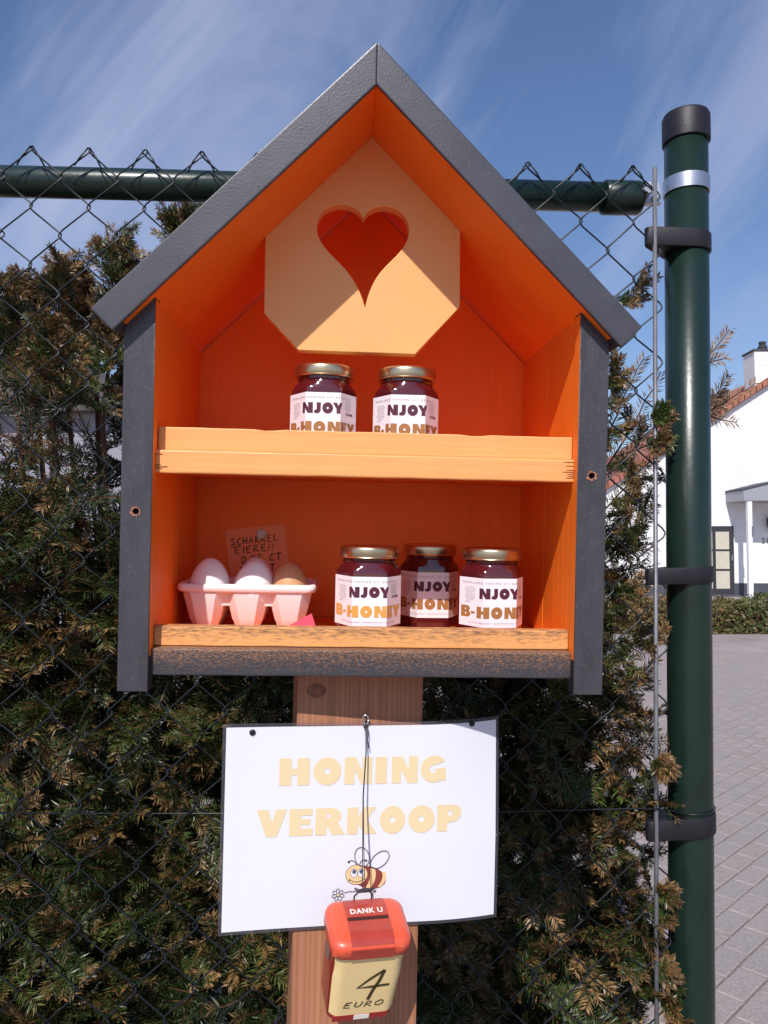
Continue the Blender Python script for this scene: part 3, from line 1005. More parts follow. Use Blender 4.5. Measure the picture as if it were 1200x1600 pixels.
obj('metal_band', bm, STEEL, fence, smooth=True, angle=40)
# tension rod and the straps that hold it to the post
RT, RB = at(1023, 262, 1.2318), at(1026, 1600, 1.2300)
d = (RT - RB) / (RT.z - RB.z)
obj('tension_rod', tube([RB + d * (.1 - RB.z) - FO, RB + d * (1.0 - RB.z) - FO, RT - FO], .0036, 12), RODM, fence)
def strap(v, hh, slant=0.0):
    pz = at(1075, v, 1.235)
    c1 = post_pt(pz.z) - FO
    c2 = RB + d * (pz.z - RB.z) - FO
    c1 = Vector((c1.x, c1.y)); c2 = Vector((c2.x - .006, c2.y + .006))
    r1, r2 = PR + .0035, .0085
    n = 40
    P = [c1 + Vector((math.cos(2 * PI * k / n), math.sin(2 * PI * k / n))) * r1 for k in range(n)] + \
        [c2 + Vector((math.cos(2 * PI * k / 16), math.sin(2 * PI * k / 16))) * r2 for k in range(16)]
    P.sort(key=lambda p: (p.x, p.y))
    def half(pts):
        h_ = []
        for p in pts:
            while len(h_) > 1 and (h_[-1] - h_[-2]).cross(p - h_[-1]) <= 1e-12: h_.pop()
            h_.append(p)
        return h_
    lo, up_ = half(P), half(P[::-1])
    hull = lo[:-1] + up_[:-1]
    cen = (c1 + c2) / 2
    z0 = pz.z
    def ring(s, dz): return [(cen.x + (p.x - cen.x) * s, cen.y + (p.y - cen.y) * s, z0 + dz + slant * (p.x - c1.x)) for p in hull]
    b = rings_mesh([ring(.975, -hh), ring(1, -hh + .0015), ring(1, hh - .0015), ring(.975, hh)])
    return obj('strap', b, BLACK, fence, smooth=True, angle=35)
strap(371, .0150, -.02); strap(899, .0130, .03); strap(1294, .0155, .05)
# straining wire across the mesh and round the post
pts = [at(-160, 1271, 1.17), at(345, 1271, fence_y(-.25)), at(800, 1268, fence_y(.2)), at(1000, 1263, 1.226), at(1030, 1264, 1.224)]
c = post_pt(at(1075, 1270, 1.23).z)
for a_ in range(-160, 1, 20):
    pts.append(Vector((c.x + (PR + .0022) * math.cos(math.radians(a_)), c.y + (PR + .0022) * math.sin(math.radians(a_)), c.z - .004 + .008 * (a_ + 90) / 200)))
obj('straining_wire', tube([p - FO for p in pts], .0013, 6), WIRE, fence)

# ================================================================== HONEY STAND
stand = empty('honey_stand', hm(0, .11, -1.55), 'orange wooden honey box with grey gable roof and heart plaque on post', 'roadside stall')
SB = Vector((0, .11, -1.55))
def part(name, bm, m, parent=stand, **k):
    if parent is stand or parent.parent is stand:
        bm.transform(T(-SB))
    return obj(name, bm, m, parent, **k)
DEP = .245
Z0, ZE = -.160, .43          # underside apex height; slope is 45 degrees
# box boards
part('back_panel', prism([(-.236, -.143), (.236, -.143), (.236, .192), (0, .428), (-.236, .192)], DEP, DEP + .012), ORANGE)
for s in (-1, 1):
    for (ya, yb) in ((.0050, .1195), (.1208, DEP - .001)):
        x0, x1 = sorted((s * .2195, s * .2375))
        bm = box(x0, x1, ya, yb, -.171, .19, .0012)
        for v in bm.verts:                       # cut to the roof slope
            if v.co.z > .15: v.co.z = ZE - abs(v.co.x) - .0005
        part('side_board', bm, ORANGE)
part('floor_board', box(-.219, .219, .0205, DEP - .001, -.160, -.1432, .001), ORANGE)
part('shelf', box(-.219, .219, .0205, DEP - .001, .0405, .0590, .001), ORANGE)
# roof: orange soffit planks, grey cladding above, grey barge board in front
rt2 = math.sqrt(.5)
def roof_pts(s, t0, t1, end=.256):
    """cross-section between perpendicular offsets t0,t1 above the underside"""
    def pt(x, t): return (s * (x + t * rt2), ZE - x + t * rt2)
    return [(0, ZE + t0 / rt2), pt(end, t0), pt(end, t1), (0, ZE + t1 / rt2)]
for s in (-1, 1):
    for (ya, yb) in ((-.0262, .1192), (.1205, DEP + .030)):
        part('roof_plank', prism(roof_pts(s, 0, .018, .2465), ya, yb, .0008), ORANGE)
    def eave_pt(x, t): return (s * (x + t * rt2), ZE - x + t * rt2)
    part('eave_strip', prism([eave_pt(.2468, .0002), eave_pt(.2548, .0002), eave_pt(.2548, .018), eave_pt(.2468, .018)], -.0262, DEP + .030, .0006), GREY)
    part('roof_cladding', prism(roof_pts(s, .0183, .0285, .2552), -.0262, DEP + .032, .0008), GREYX)
    part('barge_board', prism(roof_pts(s, -.0012, .0290), -.0320, -.0266, .0016), GREYX)
    # grey front post with a countersunk screw hole
    a, b_ = (-.2475, -.2185) if s < 0 else (.2185, .2475)
    hz = -.004 if s < 0 else .0425
    hx = -.2330 if s < 0 else .2325
    out = [(a, -.1845), (b_, -.1845), (b_, ZE - abs(b_) - .001), (a, ZE - abs(a) - .001)]
    bm = outline_mesh([out, circle(hx, hz, .0038, 16)], .0186, .0008)
    bm.transform(T((0, -.0047, 0)))
    fpost = part('front_post', bm, GREY)

    sb = lathe([(.0036, 0), (.0036, .002), (.001, .0026)], 12)
    sb.transform(T((hx, -.0010, hz)) @ Matrix.Rotation(PI / 2, 4, 'X'))
    part('screw', sb, HOLE, fpost)
    rim = bmesh.new()
    for k in range(9):                           # torn paint and raw wood round the hole
        an = 2 * PI * k / 9 + random.uniform(-.2, .2)
        r0, r1 = .0037, .0037 + random.uniform(.0008, .0026) * (1.3 if math.sin(an) < 0 else .7)
        ps = [(hx + r0 * math.cos(an - .35), hz + r0 * math.sin(an - .35)), (hx + r1 * math.cos(an - .2), hz + r1 * math.sin(an - .2)),
              (hx + r1 * math.cos(an + .25), hz + r1 * math.sin(an + .25)), (hx + r0 * math.cos(an + .35), hz + r0 * math.sin(an + .35))]
        prism(ps, -.0154, -.0144, 0, rim)
    part('torn_paint', rim, RAW, fpost)
    # thin orange inner edge of the post where paint laps round
    x0, x1 = (b_ + .0001, b_ + .0009) if s < 0 else (a - .0009, a - .0001)
    part('paint_edge', box(x0, x1, -.0128, .0040, -.150, ZE - .2195, 0), ORANGE, fpost)
# rails
def grainy(x0, x1, y0, y1, z0, z1, bev=.0012, amp=.0003):
    bm = box(x0, x1, y0, y1, z0, z1, bev)
    slice_x(bm, [x0 + (x1 - x0) * k / 40 for k in range(1, 40)])
    for v in bm.verts:
        q = math.sin(v.co.x * 61 + v.co.z * 300) + math.sin(v.co.x * 143 + 2)
        v.co.z += q * amp * .35
        v.co.y += math.sin(v.co.x * 87 + v.co.z * 500) * amp * .35
    return bm
up_rail = grainy(-.2180, .2185, .0090, .0250, .0603, .0843)
for v in up_rail.verts:                         # little nicks in the top edge
    for nx, wd, dp in ((-.106, .009, .0011), (.118, .012, .0012)):
        if v.co.z > .083 and abs(v.co.x - nx) < wd: v.co.z -= dp
part('upper_rail', up_rail, PEACH)
fr = part('shelf_front', grainy(-.2185, .2185, -.0005, .0200, .0362, .0598, .0016), PEACH)
cr = bmesh.new()
for k in range(9):                               # end-grain splits
    z = .040 + k * .0021
    for s in (-1, 1):
        ln = random.uniform(.004, .014)
        if random.random() < .8:
            xs = sorted((s * .2183, s * (.2183 - ln)))
            prism([(xs[0], z), (xs[1], z + .0002), (xs[1], z + .0008), (xs[0], z + .0006)] if s < 0 else [(xs[0], z + .0003), (xs[1], z), (xs[1], z + .0008), (xs[0], z + .0005)], -.0012, .001, 0, cr)
part('end_split', cr, mat('split_shadow_wood', (.22, .09, .03), .8), fr)
part('lower_rail', grainy(-.2185, .2185, .0090, .0250, -.1428, -.1226), WORNO)
part('bottom_board', grainy(-.2180, .2180, -.0050, .0200, -.1708, -.1434, .0018), WORNG)
# heart plaque hung under the gable
HP = [(-.0080, .3255)]
def bez(p0, p1, p2, p3, n=12):
    return [tuple((1 - t) ** 3 * p0[i] + 3 * (1 - t) ** 2 * t * p1[i] + 3 * (1 - t) * t * t * p2[i] + t ** 3 * p3[i] for i in (0, 1)) for t in [k / n for k in range(n)]]
hx = -.0083
heart = bez((hx, .3385), (hx + .006, .3500), (hx + .020, .3535), (hx + .0300, .3515)) + bez((hx + .0300, .3515), (hx + .046, .349), (hx + .0555, .336), (hx + .0535, .3200)) + \
        bez((hx + .0535, .3200), (hx + .050, .298), (hx + .028, .287), (hx + .0170, .2680)) + bez((hx + .0170, .2680), (hx + .010, .256), (hx + .0050, .240), (hx + .0045, .2270)) + \
        bez((hx + .0045, .2270), (hx + .002, .243), (hx - .006, .258), (hx - .0130, .2680)) + bez((hx - .0130, .2680), (hx - .026, .287), (hx - .050, .298), (hx - .0535, .3200)) + \
        bez((hx - .0535, .3200), (hx - .0555, .336), (hx - .046, .349), (hx - .0300, .3515)) + bez((hx - .0300, .3515), (hx - .020, .3535), (hx - .006, .3500), (hx, .3385))
oct_ = [(-.0790, .1840), (.0540, .1835), (.1040, .2390), (.1030, ZE - .1030 - .001), (0, ZE - .001), (-.1185, ZE - .1185 - .001), (-.1180, .2240)]
bm = outline_mesh([oct_, heart], .0150, .0010)
bm.transform(T((0, .0885, 0)))
part('heart_plaque', bm, PLAQ)
# wooden post to the ground
def turned(b):
    b.transform(T((0, .0460, 0)) @ Matrix.Rotation(.09, 4, 'Z') @ T((0, -.0460, 0)))
    return b
pm = box(-.0705, .0690, .0460, .1860, -1.62, -.1735, .003)
bm = pm
wp = part('wooden_post', turned(bm), POST)
KNOT = mat('knot_wood', (.22, .085, .045), .6, var=.3, vscale=150)
for (kx, kz, rr) in ((-.050, -.196, .010), (-.020, -.86, .012)):
    kn = bmesh.new()
    for q in range(3):
        b2 = lathe([(rr * (1 - .3 * q), 0), (rr * (1 - .3 * q), .0003 + .0003 * q)], 18)
        b2.transform(T((kx, .0460, kz)) @ Matrix.Rotation(PI / 2, 4, 'X') @ Matrix.Diagonal((1.1, .8, 1, 1)))
        merge(kn, b2)
    part('knot', turned(kn), KNOT, wp)

# ================================================================== HONEY JARS
R6 = .0380; AP = R6 * math.sqrt(3) / 2; SD = R6
def hexr(th):
    a = (th - math.radians(-90) + PI / 6) % (PI / 3) - PI / 6
    return AP / math.cos(a)
def jar_ring(z, s, blend, rc, n=72):
    P = []
    for k in range(n):
        th = 2 * PI * k / n - PI / 2
        h_ = min(hexr(th), R6 * .975) * s
        r = h_ * (1 - blend) + rc * blend
        P.append((r * math.cos(th), r * math.sin(th), z))
    return P
def hexmap(bm, lift):
    for v in bm.verts:
        s, z = v.co.x, v.co.z
        e = v.co.y
        a = AP + lift
        h_ = SD / 2
        if abs(s) <= h_ + 1e-6:
            p = Vector((s * (1 + lift / AP), -a))
        else:
            sg = 1 if s > 0 else -1
            t = abs(s) - h_
            p = Vector((sg * (h_ * (1 + lift / AP) + t * .5), -a + t * .866))
        v.co = (p.x, p.y, z)
def jar_art(items, z0):
    b = bmesh.new()
    for ch, xa, xb, z, h_ in items:
        merge(b, glyph(ch, xa, z, xb - xa, h_))
    slice_x(b, (-SD / 2, SD / 2))
    hexmap(b, .0007)

    return b
def bmart(bm, name, m, parent):
    if name in ('sheet', 'laminate'):
        for f in bm.faces: f.smooth = True
    me = bpy.data.meshes.new(name)
    bm.to_mesh(me); bm.free()
    return link(name, me, m, parent)
LB, LT = .0165, .0715
def make_jar(label):
    j = empty('honey_jar', Matrix.Identity(4), label, 'jar', 'hexagonal honey jars on the shelves')
    body = rings_mesh([jar_ring(0, .90, 0, 0), jar_ring(.001, .95, 0, 0), jar_ring(.004, 1, 0, 0), jar_ring(.073, 1, 0, 0), jar_ring(.0765, .985, 0, 0), jar_ring(.0795, .95, .15, .034),
                       jar_ring(.0825, .9, .5, .032), jar_ring(.0845, .9, 1, .0305), jar_ring(.0865, .9, 1, .0298), jar_ring(.0875, .9, 1, .0310), jar_ring(.0885, .9, 1, .0298), jar_ring(.093, .9, 1, .0298)])
    obj('jar_body', body, HONEY, j, smooth=True, angle=25)
    lid = lathe([(.0322, .0912), (.0334, .0915), (.0338, .0922), (.0334, .0929), (.0336, .0934), (.0336, .1010), (.0330, .1032), (.0315, .1042), (.0300, .1036), (.0270, .1034), (.001, .1034)], 48)
    obj('lid', lid, LIDM, j, smooth=True, angle=50)
    lb = bmesh.new()
    vs = [lb.verts.new((x, 0, z)) for x in (-SD * 1.49, SD * 1.42) for z in (LB, LT)]
    lb.faces.new([vs[0], vs[2], vs[3], vs[1]])
    slice_x(lb, (-SD / 2, SD / 2))
    hexmap(lb, .0004)
    label_o = bmart(lb, 'label', LABEL, j)
    zn = LT - .0112 - .0118
    bmart(jar_art([('N', -.0252, -.0110, zn, .0118), ('J', -.0098, -.0025, zn, .0118), ('O', -.0008, .0108, zn, .0118), ('Y', .0108, .0222, zn, .0118)], 0), 'plum_lettering', PLUM, label_o)
    zh = LB + .0102
    bmart(jar_art([('B', -.0535, -.0392, zh, .0128), ('-', -.0380, -.0322, zh, .0128), ('H', -.0290, -.0120, zh, .0128), ('O', -.0100, .0030, zh, .0128), ('N', .0052, .0186, zh, .0128),
                   ('E', .0200, .0318, zh, .0128), ('Y', .0330, .0500, zh, .0128)], 0), 'honey_lettering', OCHRE, label_o)
    fine = bmesh.new()
    r = random.Random(3)
    def tline(s, size, x, z, sp=1.0, bold=0.0):
        t = text_mesh(s, size, sp, bold)
        t.transform(T((x, 0, z)))
        merge(fine, t)
    tline('NEDERLANDSE HONING UIT DE NATUUR', .0033, -.006, LT - .0066, 1.55)
    tline('PUUR EN ONBEWERKT  ZOMERHONING VAN DE IMKER', .0022, -.002, LB + .0040, 1.5)
    
    words = 'deze honing komt van bijen uit de buurt en wordt met zorg geslingerd puur natuur bloemen en heide'.split()
    for k in range(8):
        ws = ' '.join(r.choice(words) for _ in range(3))[:17]
        tline(ws if k < 7 else ws[:10], .0021, -.0395 if k < 7 else -.043, LT - .0118 - k * .0023)
    for k in range(5):
        tline(' '.join(r.choice(words) for _ in range(3))[:15], .0021, .0350, LT - .0095 - k * .0023)
    slice_x(fine, (-SD / 2, SD / 2))
    hexmap(fine, .0007)
    bmart(fine, 'small_print', FINE, label_o)
    wt_ = text_mesh('375 GRAM', .0036, .9, .00012); wt_.transform(T((.0375, 0, LT - .0235))); hexmap(wt_, .0007)
    bmart(wt_, 'weight_print', PLUM, label_o)
    return j
jar0 = make_jar('')
JARS = [  # x, y, floor z, turn, label, gold letters
    (-.0490, .080, .0592, 0, 'honey jar on the upper shelf to the left, below the heart plaque tip', 0),
    (.0455, .081, .0592, -1, 'honey jar on the upper shelf to the right, under plaque lower right corner', 0),
    (.0065, .080, -.1430, 0, 'lower shelf honey jar with brightest golden lettering, nearest the egg tray', 1),
    (.0850, .158, -.1430, 2, 'shaded honey jar set back between two others on the lower shelf', 0),
    (.1490, .083, -.1430, 6, 'lower shelf honey jar turned sideways beside right inner wall', 0),
]
for i, (x, y, z, rz, lab, gold) in enumerate(JARS):
    j = jar0 if i == 0 else copy_tree(jar0)
    j.matrix_world = hm(x, y, z, math.radians(rz))
    j['label'] = lab
    if gold:
        for ch in j.children:
            for c2 in ch.children:
                if c2.name.startswith('honey_lettering'):
                    me = c2.data.copy(); c2.data = me
                    me.materials.clear(); me.materials.append(OCHRE2)

# ================================================================== EGG TRAY AND EGGS
TRX, TRY, TRZ = -.1345, .1450, -.1430
tray = empty('egg_tray', hm(TRX, TRY, TRZ), 'pale pink foam egg tray with tapered cups on lower shelf', 'egg tray')
def rrect(hx_, hy_, r, n=6):
    P = []
    for cx_, cy_, a0 in ((hx_ - r, hy_ - r, 0), (-hx_ + r, hy_ - r, 90), (-hx_ + r, -hy_ + r, 180), (hx_ - r, -hy_ + r, 270)):
        for k in range(n + 1):
            a = math.radians(a0 + 90 * k / n)
            P.append((cx_ + r * math.cos(a), cy_ + r * math.sin(a)))
    return P
def rr_ring(hx_, hy_, r, z): return [(x, y, z) for x, y in rrect(hx_, hy_, r)]
# rim with rolled lip
prof = [(-.0040, .0475), (-.0005, .0470), (.0012, .0490), (.0014, .0525), (.0005, .0555), (-.0015, .0565), (-.0045, .0560), (-.0062, .0540), (-.0065, .0480)]
rm = rings_mesh([rr_ring(.0790 + o_, .0500 + o_, .012, z) for o_, z in prof], False, False)
obj('rim', rm, TRAYM, tray, smooth=True, angle=50)
deck = rings_mesh([rr_ring(.0745, .0455, .010, .0470), rr_ring(.0760, .0470, .011, .0480)], False, False)
# upper skirt tapering in below the lip
sk = rings_mesh([rr_ring(.0770, .0470, .012, .0482), rr_ring(.0700, .0385, .012, .0440), rr_ring(.0690, .0365, .012, .0300)], False, False)
obj('skirt', sk, TRAYM, tray, smooth=True, angle=40)
deck.free()
def oct_ring(hx_, hy_, ch_, z):
    return [(hx_, -hy_ + ch_, z), (hx_, hy_ - ch_, z), (hx_ - ch_, hy_, z), (-hx_ + ch_, hy_, z), (-hx_, hy_ - ch_, z), (-hx_, -hy_ + ch_, z), (-hx_ + ch_, -hy_, z), (hx_ - ch_, -hy_, z)]
cupb = rings_mesh([oct_ring(.0115, .0115, .005, .0006), oct_ring(.0130, .0130, .0060, .0020), oct_ring(.0165, .0165, .0080, .0120), oct_ring(.0176, .0174, .0085, .0135), oct_ring(.0240, .0242, .0105, .0400), oct_ring(.0247, .0254, .009, .0480),
                   oct_ring(.0243, .0250, .009, .0480), oct_ring(.0150, .0150, .008, .0140), oct_ring(.011, .011, .005, .0040)], True, True)
cup0 = obj('cup', cupb, TRAYM, tray, smooth=True, angle=28)
cups = [(-.0495, -.0225), (0, -.0225), (.0495, -.0225), (-.0495, .0235), (0, .0235), (.0495, .0235)]
for i, (x, y) in enumerate(cups):
    c_ = cup0
    if i:
        c_ = cup0.copy(); C.objects.link(c_); c_.parent = tray
    c_.location = (x, y, 0)
def egg_bm(h_=.0585, w_=.0224):
    prof = []
    n = 22
    for k in range(n + 1):
        t = PI * k / n
        z = -math.cos(t)
        r = math.sin(t) * (1 - .13 * z) * (1.0)
        prof.append((max(r * w_, 1e-5), (z + 1) / 2 * h_))
    return lathe(prof, 32)
me = bpy.data.meshes.new('egg')
b = egg_bm(); b.to_mesh(me); b.free()
me.polygons.foreach_set('use_smooth', [True] * len(me.polygons))
meb = me.copy(); me.materials.append(EGGW); meb.materials.append(EGGB)
for (x, y, zt, m_, sc, tilt, lab) in [
        (-.0470, -.0215, .0850, me, 1.05, (.05, .03), 'white egg in the front left cup of the tray, half in sun'),
        (.0030, -.0215, .0838, me, 1.06, (.10, .10), 'white egg in the front middle cup, between a white and a brown egg'),
        (.0500, -.0215, .0815, meb, 1.0, (.06, -.05), 'brown egg in the front right cup of the pink tray'),
        (.0060, .0235, .0838, me, 1.0, (.0, -.08), 'white egg in the back row peeping past the middle front egg')]:
    o = link('egg', m_)
    o.matrix_world = hm(TRX + x, TRY + y, TRZ + zt - .0585 * sc) @ Matrix.Rotation(tilt[0], 4, 'X') @ Matrix.Rotation(tilt[1], 4, 'Y') @ Matrix.Scale(sc, 4)
    tag(o, lab, 'egg', 'eggs in the pink tray')

# magenta slip under the tray corner
sl = prism([(-.0470, .0002), (.0165, .0002), (.0065, .0290)], -.0003, .0003)
o = obj('paper_slip', sl, SLIP)
o.matrix_world = hm(-.0640, .056, -.1430) @ Matrix.Rotation(-.25, 4, 'X')
tag(o, 'magenta pink paper slip leaning against the right end of egg tray', 'paper')

# price note pinned to the back wall
note = empty('price_note', hm(-.1385, .2445, -.057), 'orange handwritten card for free range eggs pinned behind the egg tray', 'note')
nr = Matrix.Rotation(math.radians(-7), 4, 'Y')
cardb = box(-.040, .040, -.0010, -.0004, -.042, .034, 0)
cardb.transform(nr)
card = obj('card', cardb, NOTE, note)
hw = bmesh.new()
handwrite('SCHARREL', -.0345, .0125, .0064, .0088, .0015, bm=hw)
ribbon([(-.0345, .0090), (-.0285, .0097), (-.021, .0093)], .0010, hw)
handwrite('EIEREN', -.0310, .0005, .0084, .0090, .0015, bm=hw, gap=.2)
handwrite('0,25 CT', -.0235, -.0135, .0074, .0095, .0015, bm=hw, gap=.15)

handwrite('PER ST', -.0260, -.0275, .0070, .0095, .0015, bm=hw, gap=.15)
hw.transform(nr @ T((0, -.00125, 0)))
bmart(hw, 'handwriting', INK, card)
pinb = lathe([(.0072, 0), (.0074, .0010), (.0070, .0030), (.0045, .0036), (.001, .0037)], 6)
pinb.transform(T((.0045, -.0012, .0245)) @ Matrix.Rotation(PI / 2, 4, 'X'))
obj('pin', pinb, PIN, note)

# ================================================================== SIGN
SGZ = -.3434
sign = empty('honey_sale_sign', hm(.0055, .0440, SGZ, .09), 'white laminated sheet with beige letters and a bee nailed to the post', 'sign')
ROT = -.004
def bend(bm, y):
    """the laminated sheet hugs the post and springs back at its free right side, a little at the left"""
    slice_x(bm, [-.14 + .01 * k for k in range(29)])
    for v in bm.verts:
        x, z = v.co.x, v.co.z
        c_ = 0.0
        if x > .066: c_ += (1.1 + 8 * max(0, z + .02)) * (x - .066) ** 2
        if x < -.078: c_ -= .25 * (x + .078) ** 2
        c_ -= .0012 * (1 + math.sin(x * 15 + z * 9))
        v.co = (x * math.cos(ROT) - z * math.sin(ROT), y + v.co.y + c_, z * math.cos(ROT) + x * math.sin(ROT))
    return bm
def sheet(hx_, hz, y):
    b = bmesh.new()
    bmesh.ops.create_grid(b, x_segments=1, y_segments=12, size=1)
    b.transform(Matrix.Rotation(PI / 2, 4, 'X') @ Matrix.Diagonal((hx_, hz, 1, 1)))
    return bend(b, y)
bmart(sheet(.1550, .1130, .0002), 'laminate', FILM, sign)
sm = bmesh.new()
bmesh.ops.create_grid(sm, x_segments=1, y_segments=12, size=1)
sm.transform(Matrix.Rotation(PI / 2, 4, 'X') @ Matrix.Diagonal((.1512, .1092, 1, 1)))
paper = bmart(bend(sm, -.0003), 'sheet', PAPER, sign)
SC = .706e-3      # metres per photo pixel on the sheet
def sx(u): return (u - 570) * SC
def sz(v): return (1290 - v) * SC
def sign_letters(s, spans, z0, h_):
    b = bmesh.new()
    for ch, (a, b_) in zip(s, spans):
        merge(b, glyph(ch, sx(a), z0, sx(b_) - sx(a), h_))
    return b
# centre lines are level on the sheet itself; the sheet's own tilt does the rest
l1 = sign_letters('HONING', [(437, 483), (489, 532), (537, 580), (585, 603), (611, 652), (657, 698)], sz(1226), 42 * SC)
bmart(bend(l1, -.0007), 'lettering', SIGNINK, paper)
l2 = sign_letters('VERKOOP', [(405, 450), (454, 490), (494, 540), (543, 590), (594, 634), (639, 681), (685, 725)], sz(1304), 42 * SC)
bmart(bend(l2, -.0007), 'lettering', SIGNINK, paper)
# the printed bee
def bu(u): return sx(u)
BEEY = [0]
def disc(cs, m, lift, nm='bee_print'):
    b = outline_mesh(cs)
    return bmart(bend(b, -.0007 - lift), nm, m, paper)
def ell(u, v, ru, rv, rot=0, n=28):
    P = []
    for k in range(n):
        a = 2 * PI * k / n
        x, y = ru * math.cos(a), rv * math.sin(a)
        c_, s_ = math.cos(rot), math.sin(rot)
        P.append((sx(u + x * c_ - y * s_), sz(v + x * s_ + y * c_)))
    return P
BEEB = mat('bee_brown', (.26, .055, .045), .4); BEET = mat('bee_tan', (.82, .58, .30), .4); BEEL = mat('bee_line', (.06, .045, .06), .4); BEEBLUE = mat('bee_blue', (.12, .16, .30), .4)
FLOW = mat('flower_yellow', (.80, .74, .45), .4)
disc([ell(579, 1372, 27.5, 17, .28)], BEEB, 0)
for cu_, w_ in ((583, 4.2), (601.5, 2.8)):
    P = []
    for k in range(9):
        t = -1 + k / 4
        P.append((cu_ - w_ * .5 - 4 * t * t + (-3 * t), 1372 + t * 15.0 * (1 if cu_ < 590 else .78) + (1 if cu_ < 590 else 3)))
    Q = [(p[0] + w_ * 2, p[1] + .5) for p in P[::-1]]
    disc([[(sx(a), sz(b_)) for a, b_ in P + Q]], BEET, .0001)
disc([ell(560, 1367, 17.5, 15.8)], BEEL, .0001)
disc([ell(560, 1367, 16.7, 15.0)], BEET, .0002)
for eu in (555.5, 566.5):
    disc([ell(eu, 1364.5, 5.4, 7.2)], BEEL, .0003); disc([ell(eu, 1364.5, 4.8, 6.5)], PAPER, .0004)
    disc([ell(eu + .4, 1362, 3.2, 3.4)], BEEBLUE, .0005); disc([ell(eu + .4, 1362.3, 1.5, 1.8)], BEEL, .0006)
ln = bmesh.new()
def pl(pts, w_=1.1): ribbon([(sx(a), sz(b_)) for a, b_ in pts], w_ * SC, ln)
def aell(u, v, ru, rv, rot, a0=0, a1=360, n=26):
    P = []
    for k in range(n + 1):
        a = math.radians(a0 + (a1 - a0) * k / n)
        x, y = ru * math.cos(a), rv * math.sin(a)
        P.append((u + x * math.cos(rot) - y * math.sin(rot), v + x * math.sin(rot) + y * math.cos(rot)))
    return P
pl(aell(567.5, 1339.5, 11, 15.5, -.28)); pl(aell(595.5, 1344.5, 17, 10.5, -.72))
pl([(560, 1352), (556, 1346), (551, 1344), (547.5, 1346)]); pl([(564, 1351), (566, 1346), (570, 1344), (574, 1345)])
pl(aell(547, 1346.5, 1, 1, 0), 1.6); pl(aell(574, 1345, 1, 1, 0), 1.6)
pl(aell(560, 1370, 12, 8, 0, 25, 160), .9)
pl([(549, 1374), (547.5, 1377)]); pl([(571, 1373), (573, 1375)])
for a, b_ in ((579, 1393), (586, 1396), (589, 1396)):
    pl([(a + 2, b_ - 4), (a - 1, b_)], .9)
pl([(584, 1391), (582, 1396)], .9); pl([(589, 1390), (588.5, 1396)], .9)
for k in range(7):
    a = 2 * PI * k / 7 + .2
    pl(aell(531.5 + 6 * math.cos(a), 1397 + 6 * math.sin(a), 3.6, 2.4, a), .8)
pl([(541, 1394), (550, 1392.5), (560, 1393)], .9)
bmart(bend(ln, -.0013), 'bee_outline', BEEL, paper)
disc([ell(531.5, 1397, 2.4, 2.4)], FLOW, .0002)
# nails through the two top corners
for u, v in ((395, 1143), (740, 1137)):
    nb_ = lathe([(.0032, 0), (.0034, .0008), (.0022, .0018), (.0005, .0021)], 14)
    b = bmesh.new(); merge(b, nb_, T((0, 0, 0)) @ Matrix.Rotation(PI / 2, 4, 'X'))
    p0 = bmesh.new(); q = p0.verts.new((sx(u), 0, sz(v))); bend(p0, -.0006); pos = p0.verts[:][0].co.copy(); p0.free()
    b.transform(T(pos))
    obj('nail', b, BLACK, sign)

# ================================================================== CORD AND MONEY TIN
cord = empty('hanging_cord', hm(.0045, .0435, -.2300), 'thin grey wire tied to a screw eye, hanging down over the sign', 'cord')
eyeb = tube([(.0018 * math.cos(a) * 1.7, -.004 - .0012 * k / 16, .003 + .0030 * math.sin(a) * 1.7) for k, a in [(k, 2 * PI * k / 16) for k in range(17)]], .0010, 8)
tube([(0, .0010, .0085), (0, -.004, .0080)], .0011, 8, eyeb)
obj('screw_eye', eyeb, STEEL, cord)
TB = Vector((.0040, .0060, -.4060))      # where the tin hangs (stand frame)
rel = TB - Vector((.0045, .0435, -.2300))
kn = tube([(.0018 * math.cos(a), -.0050 - .001 * math.sin(2 * a), -.0035 + .0022 * math.sin(a)) for a in [2 * PI * k / 20 * 2.2 for k in range(21)]], .0008, 6)
tube([(.002, -.006, -.004), (.003, -.007, -.012), (.0026, -.007, -.019), (.0040, -.0072, -.027)], .0006, 6, kn)
obj('knot', kn, STRING, cord)
st1 = [(0, -.006, -.003), (.0010, -.010, -.030), (-.0016, -.018, -.075), (-.0012, -.026, -.115), (-.0006 + rel.x * .8, rel.y * .93, rel.z * .86), (rel.x, rel.y - .001, rel.z + .011)]
st2 = [(0.0004, -.0062, -.003), (.0014, -.0105, -.030), (-.0011, -.0185, -.075), (-.0003, -.026, -.115), (.0014 + rel.x * .8, rel.y * .93, rel.z * .86), (rel.x + .003, rel.y, rel.z + .011)]
obj('strand', tube(st1, .00055, 6), STRING, cord)
obj('strand', tube(st2, .00045, 6), STRING, cord)

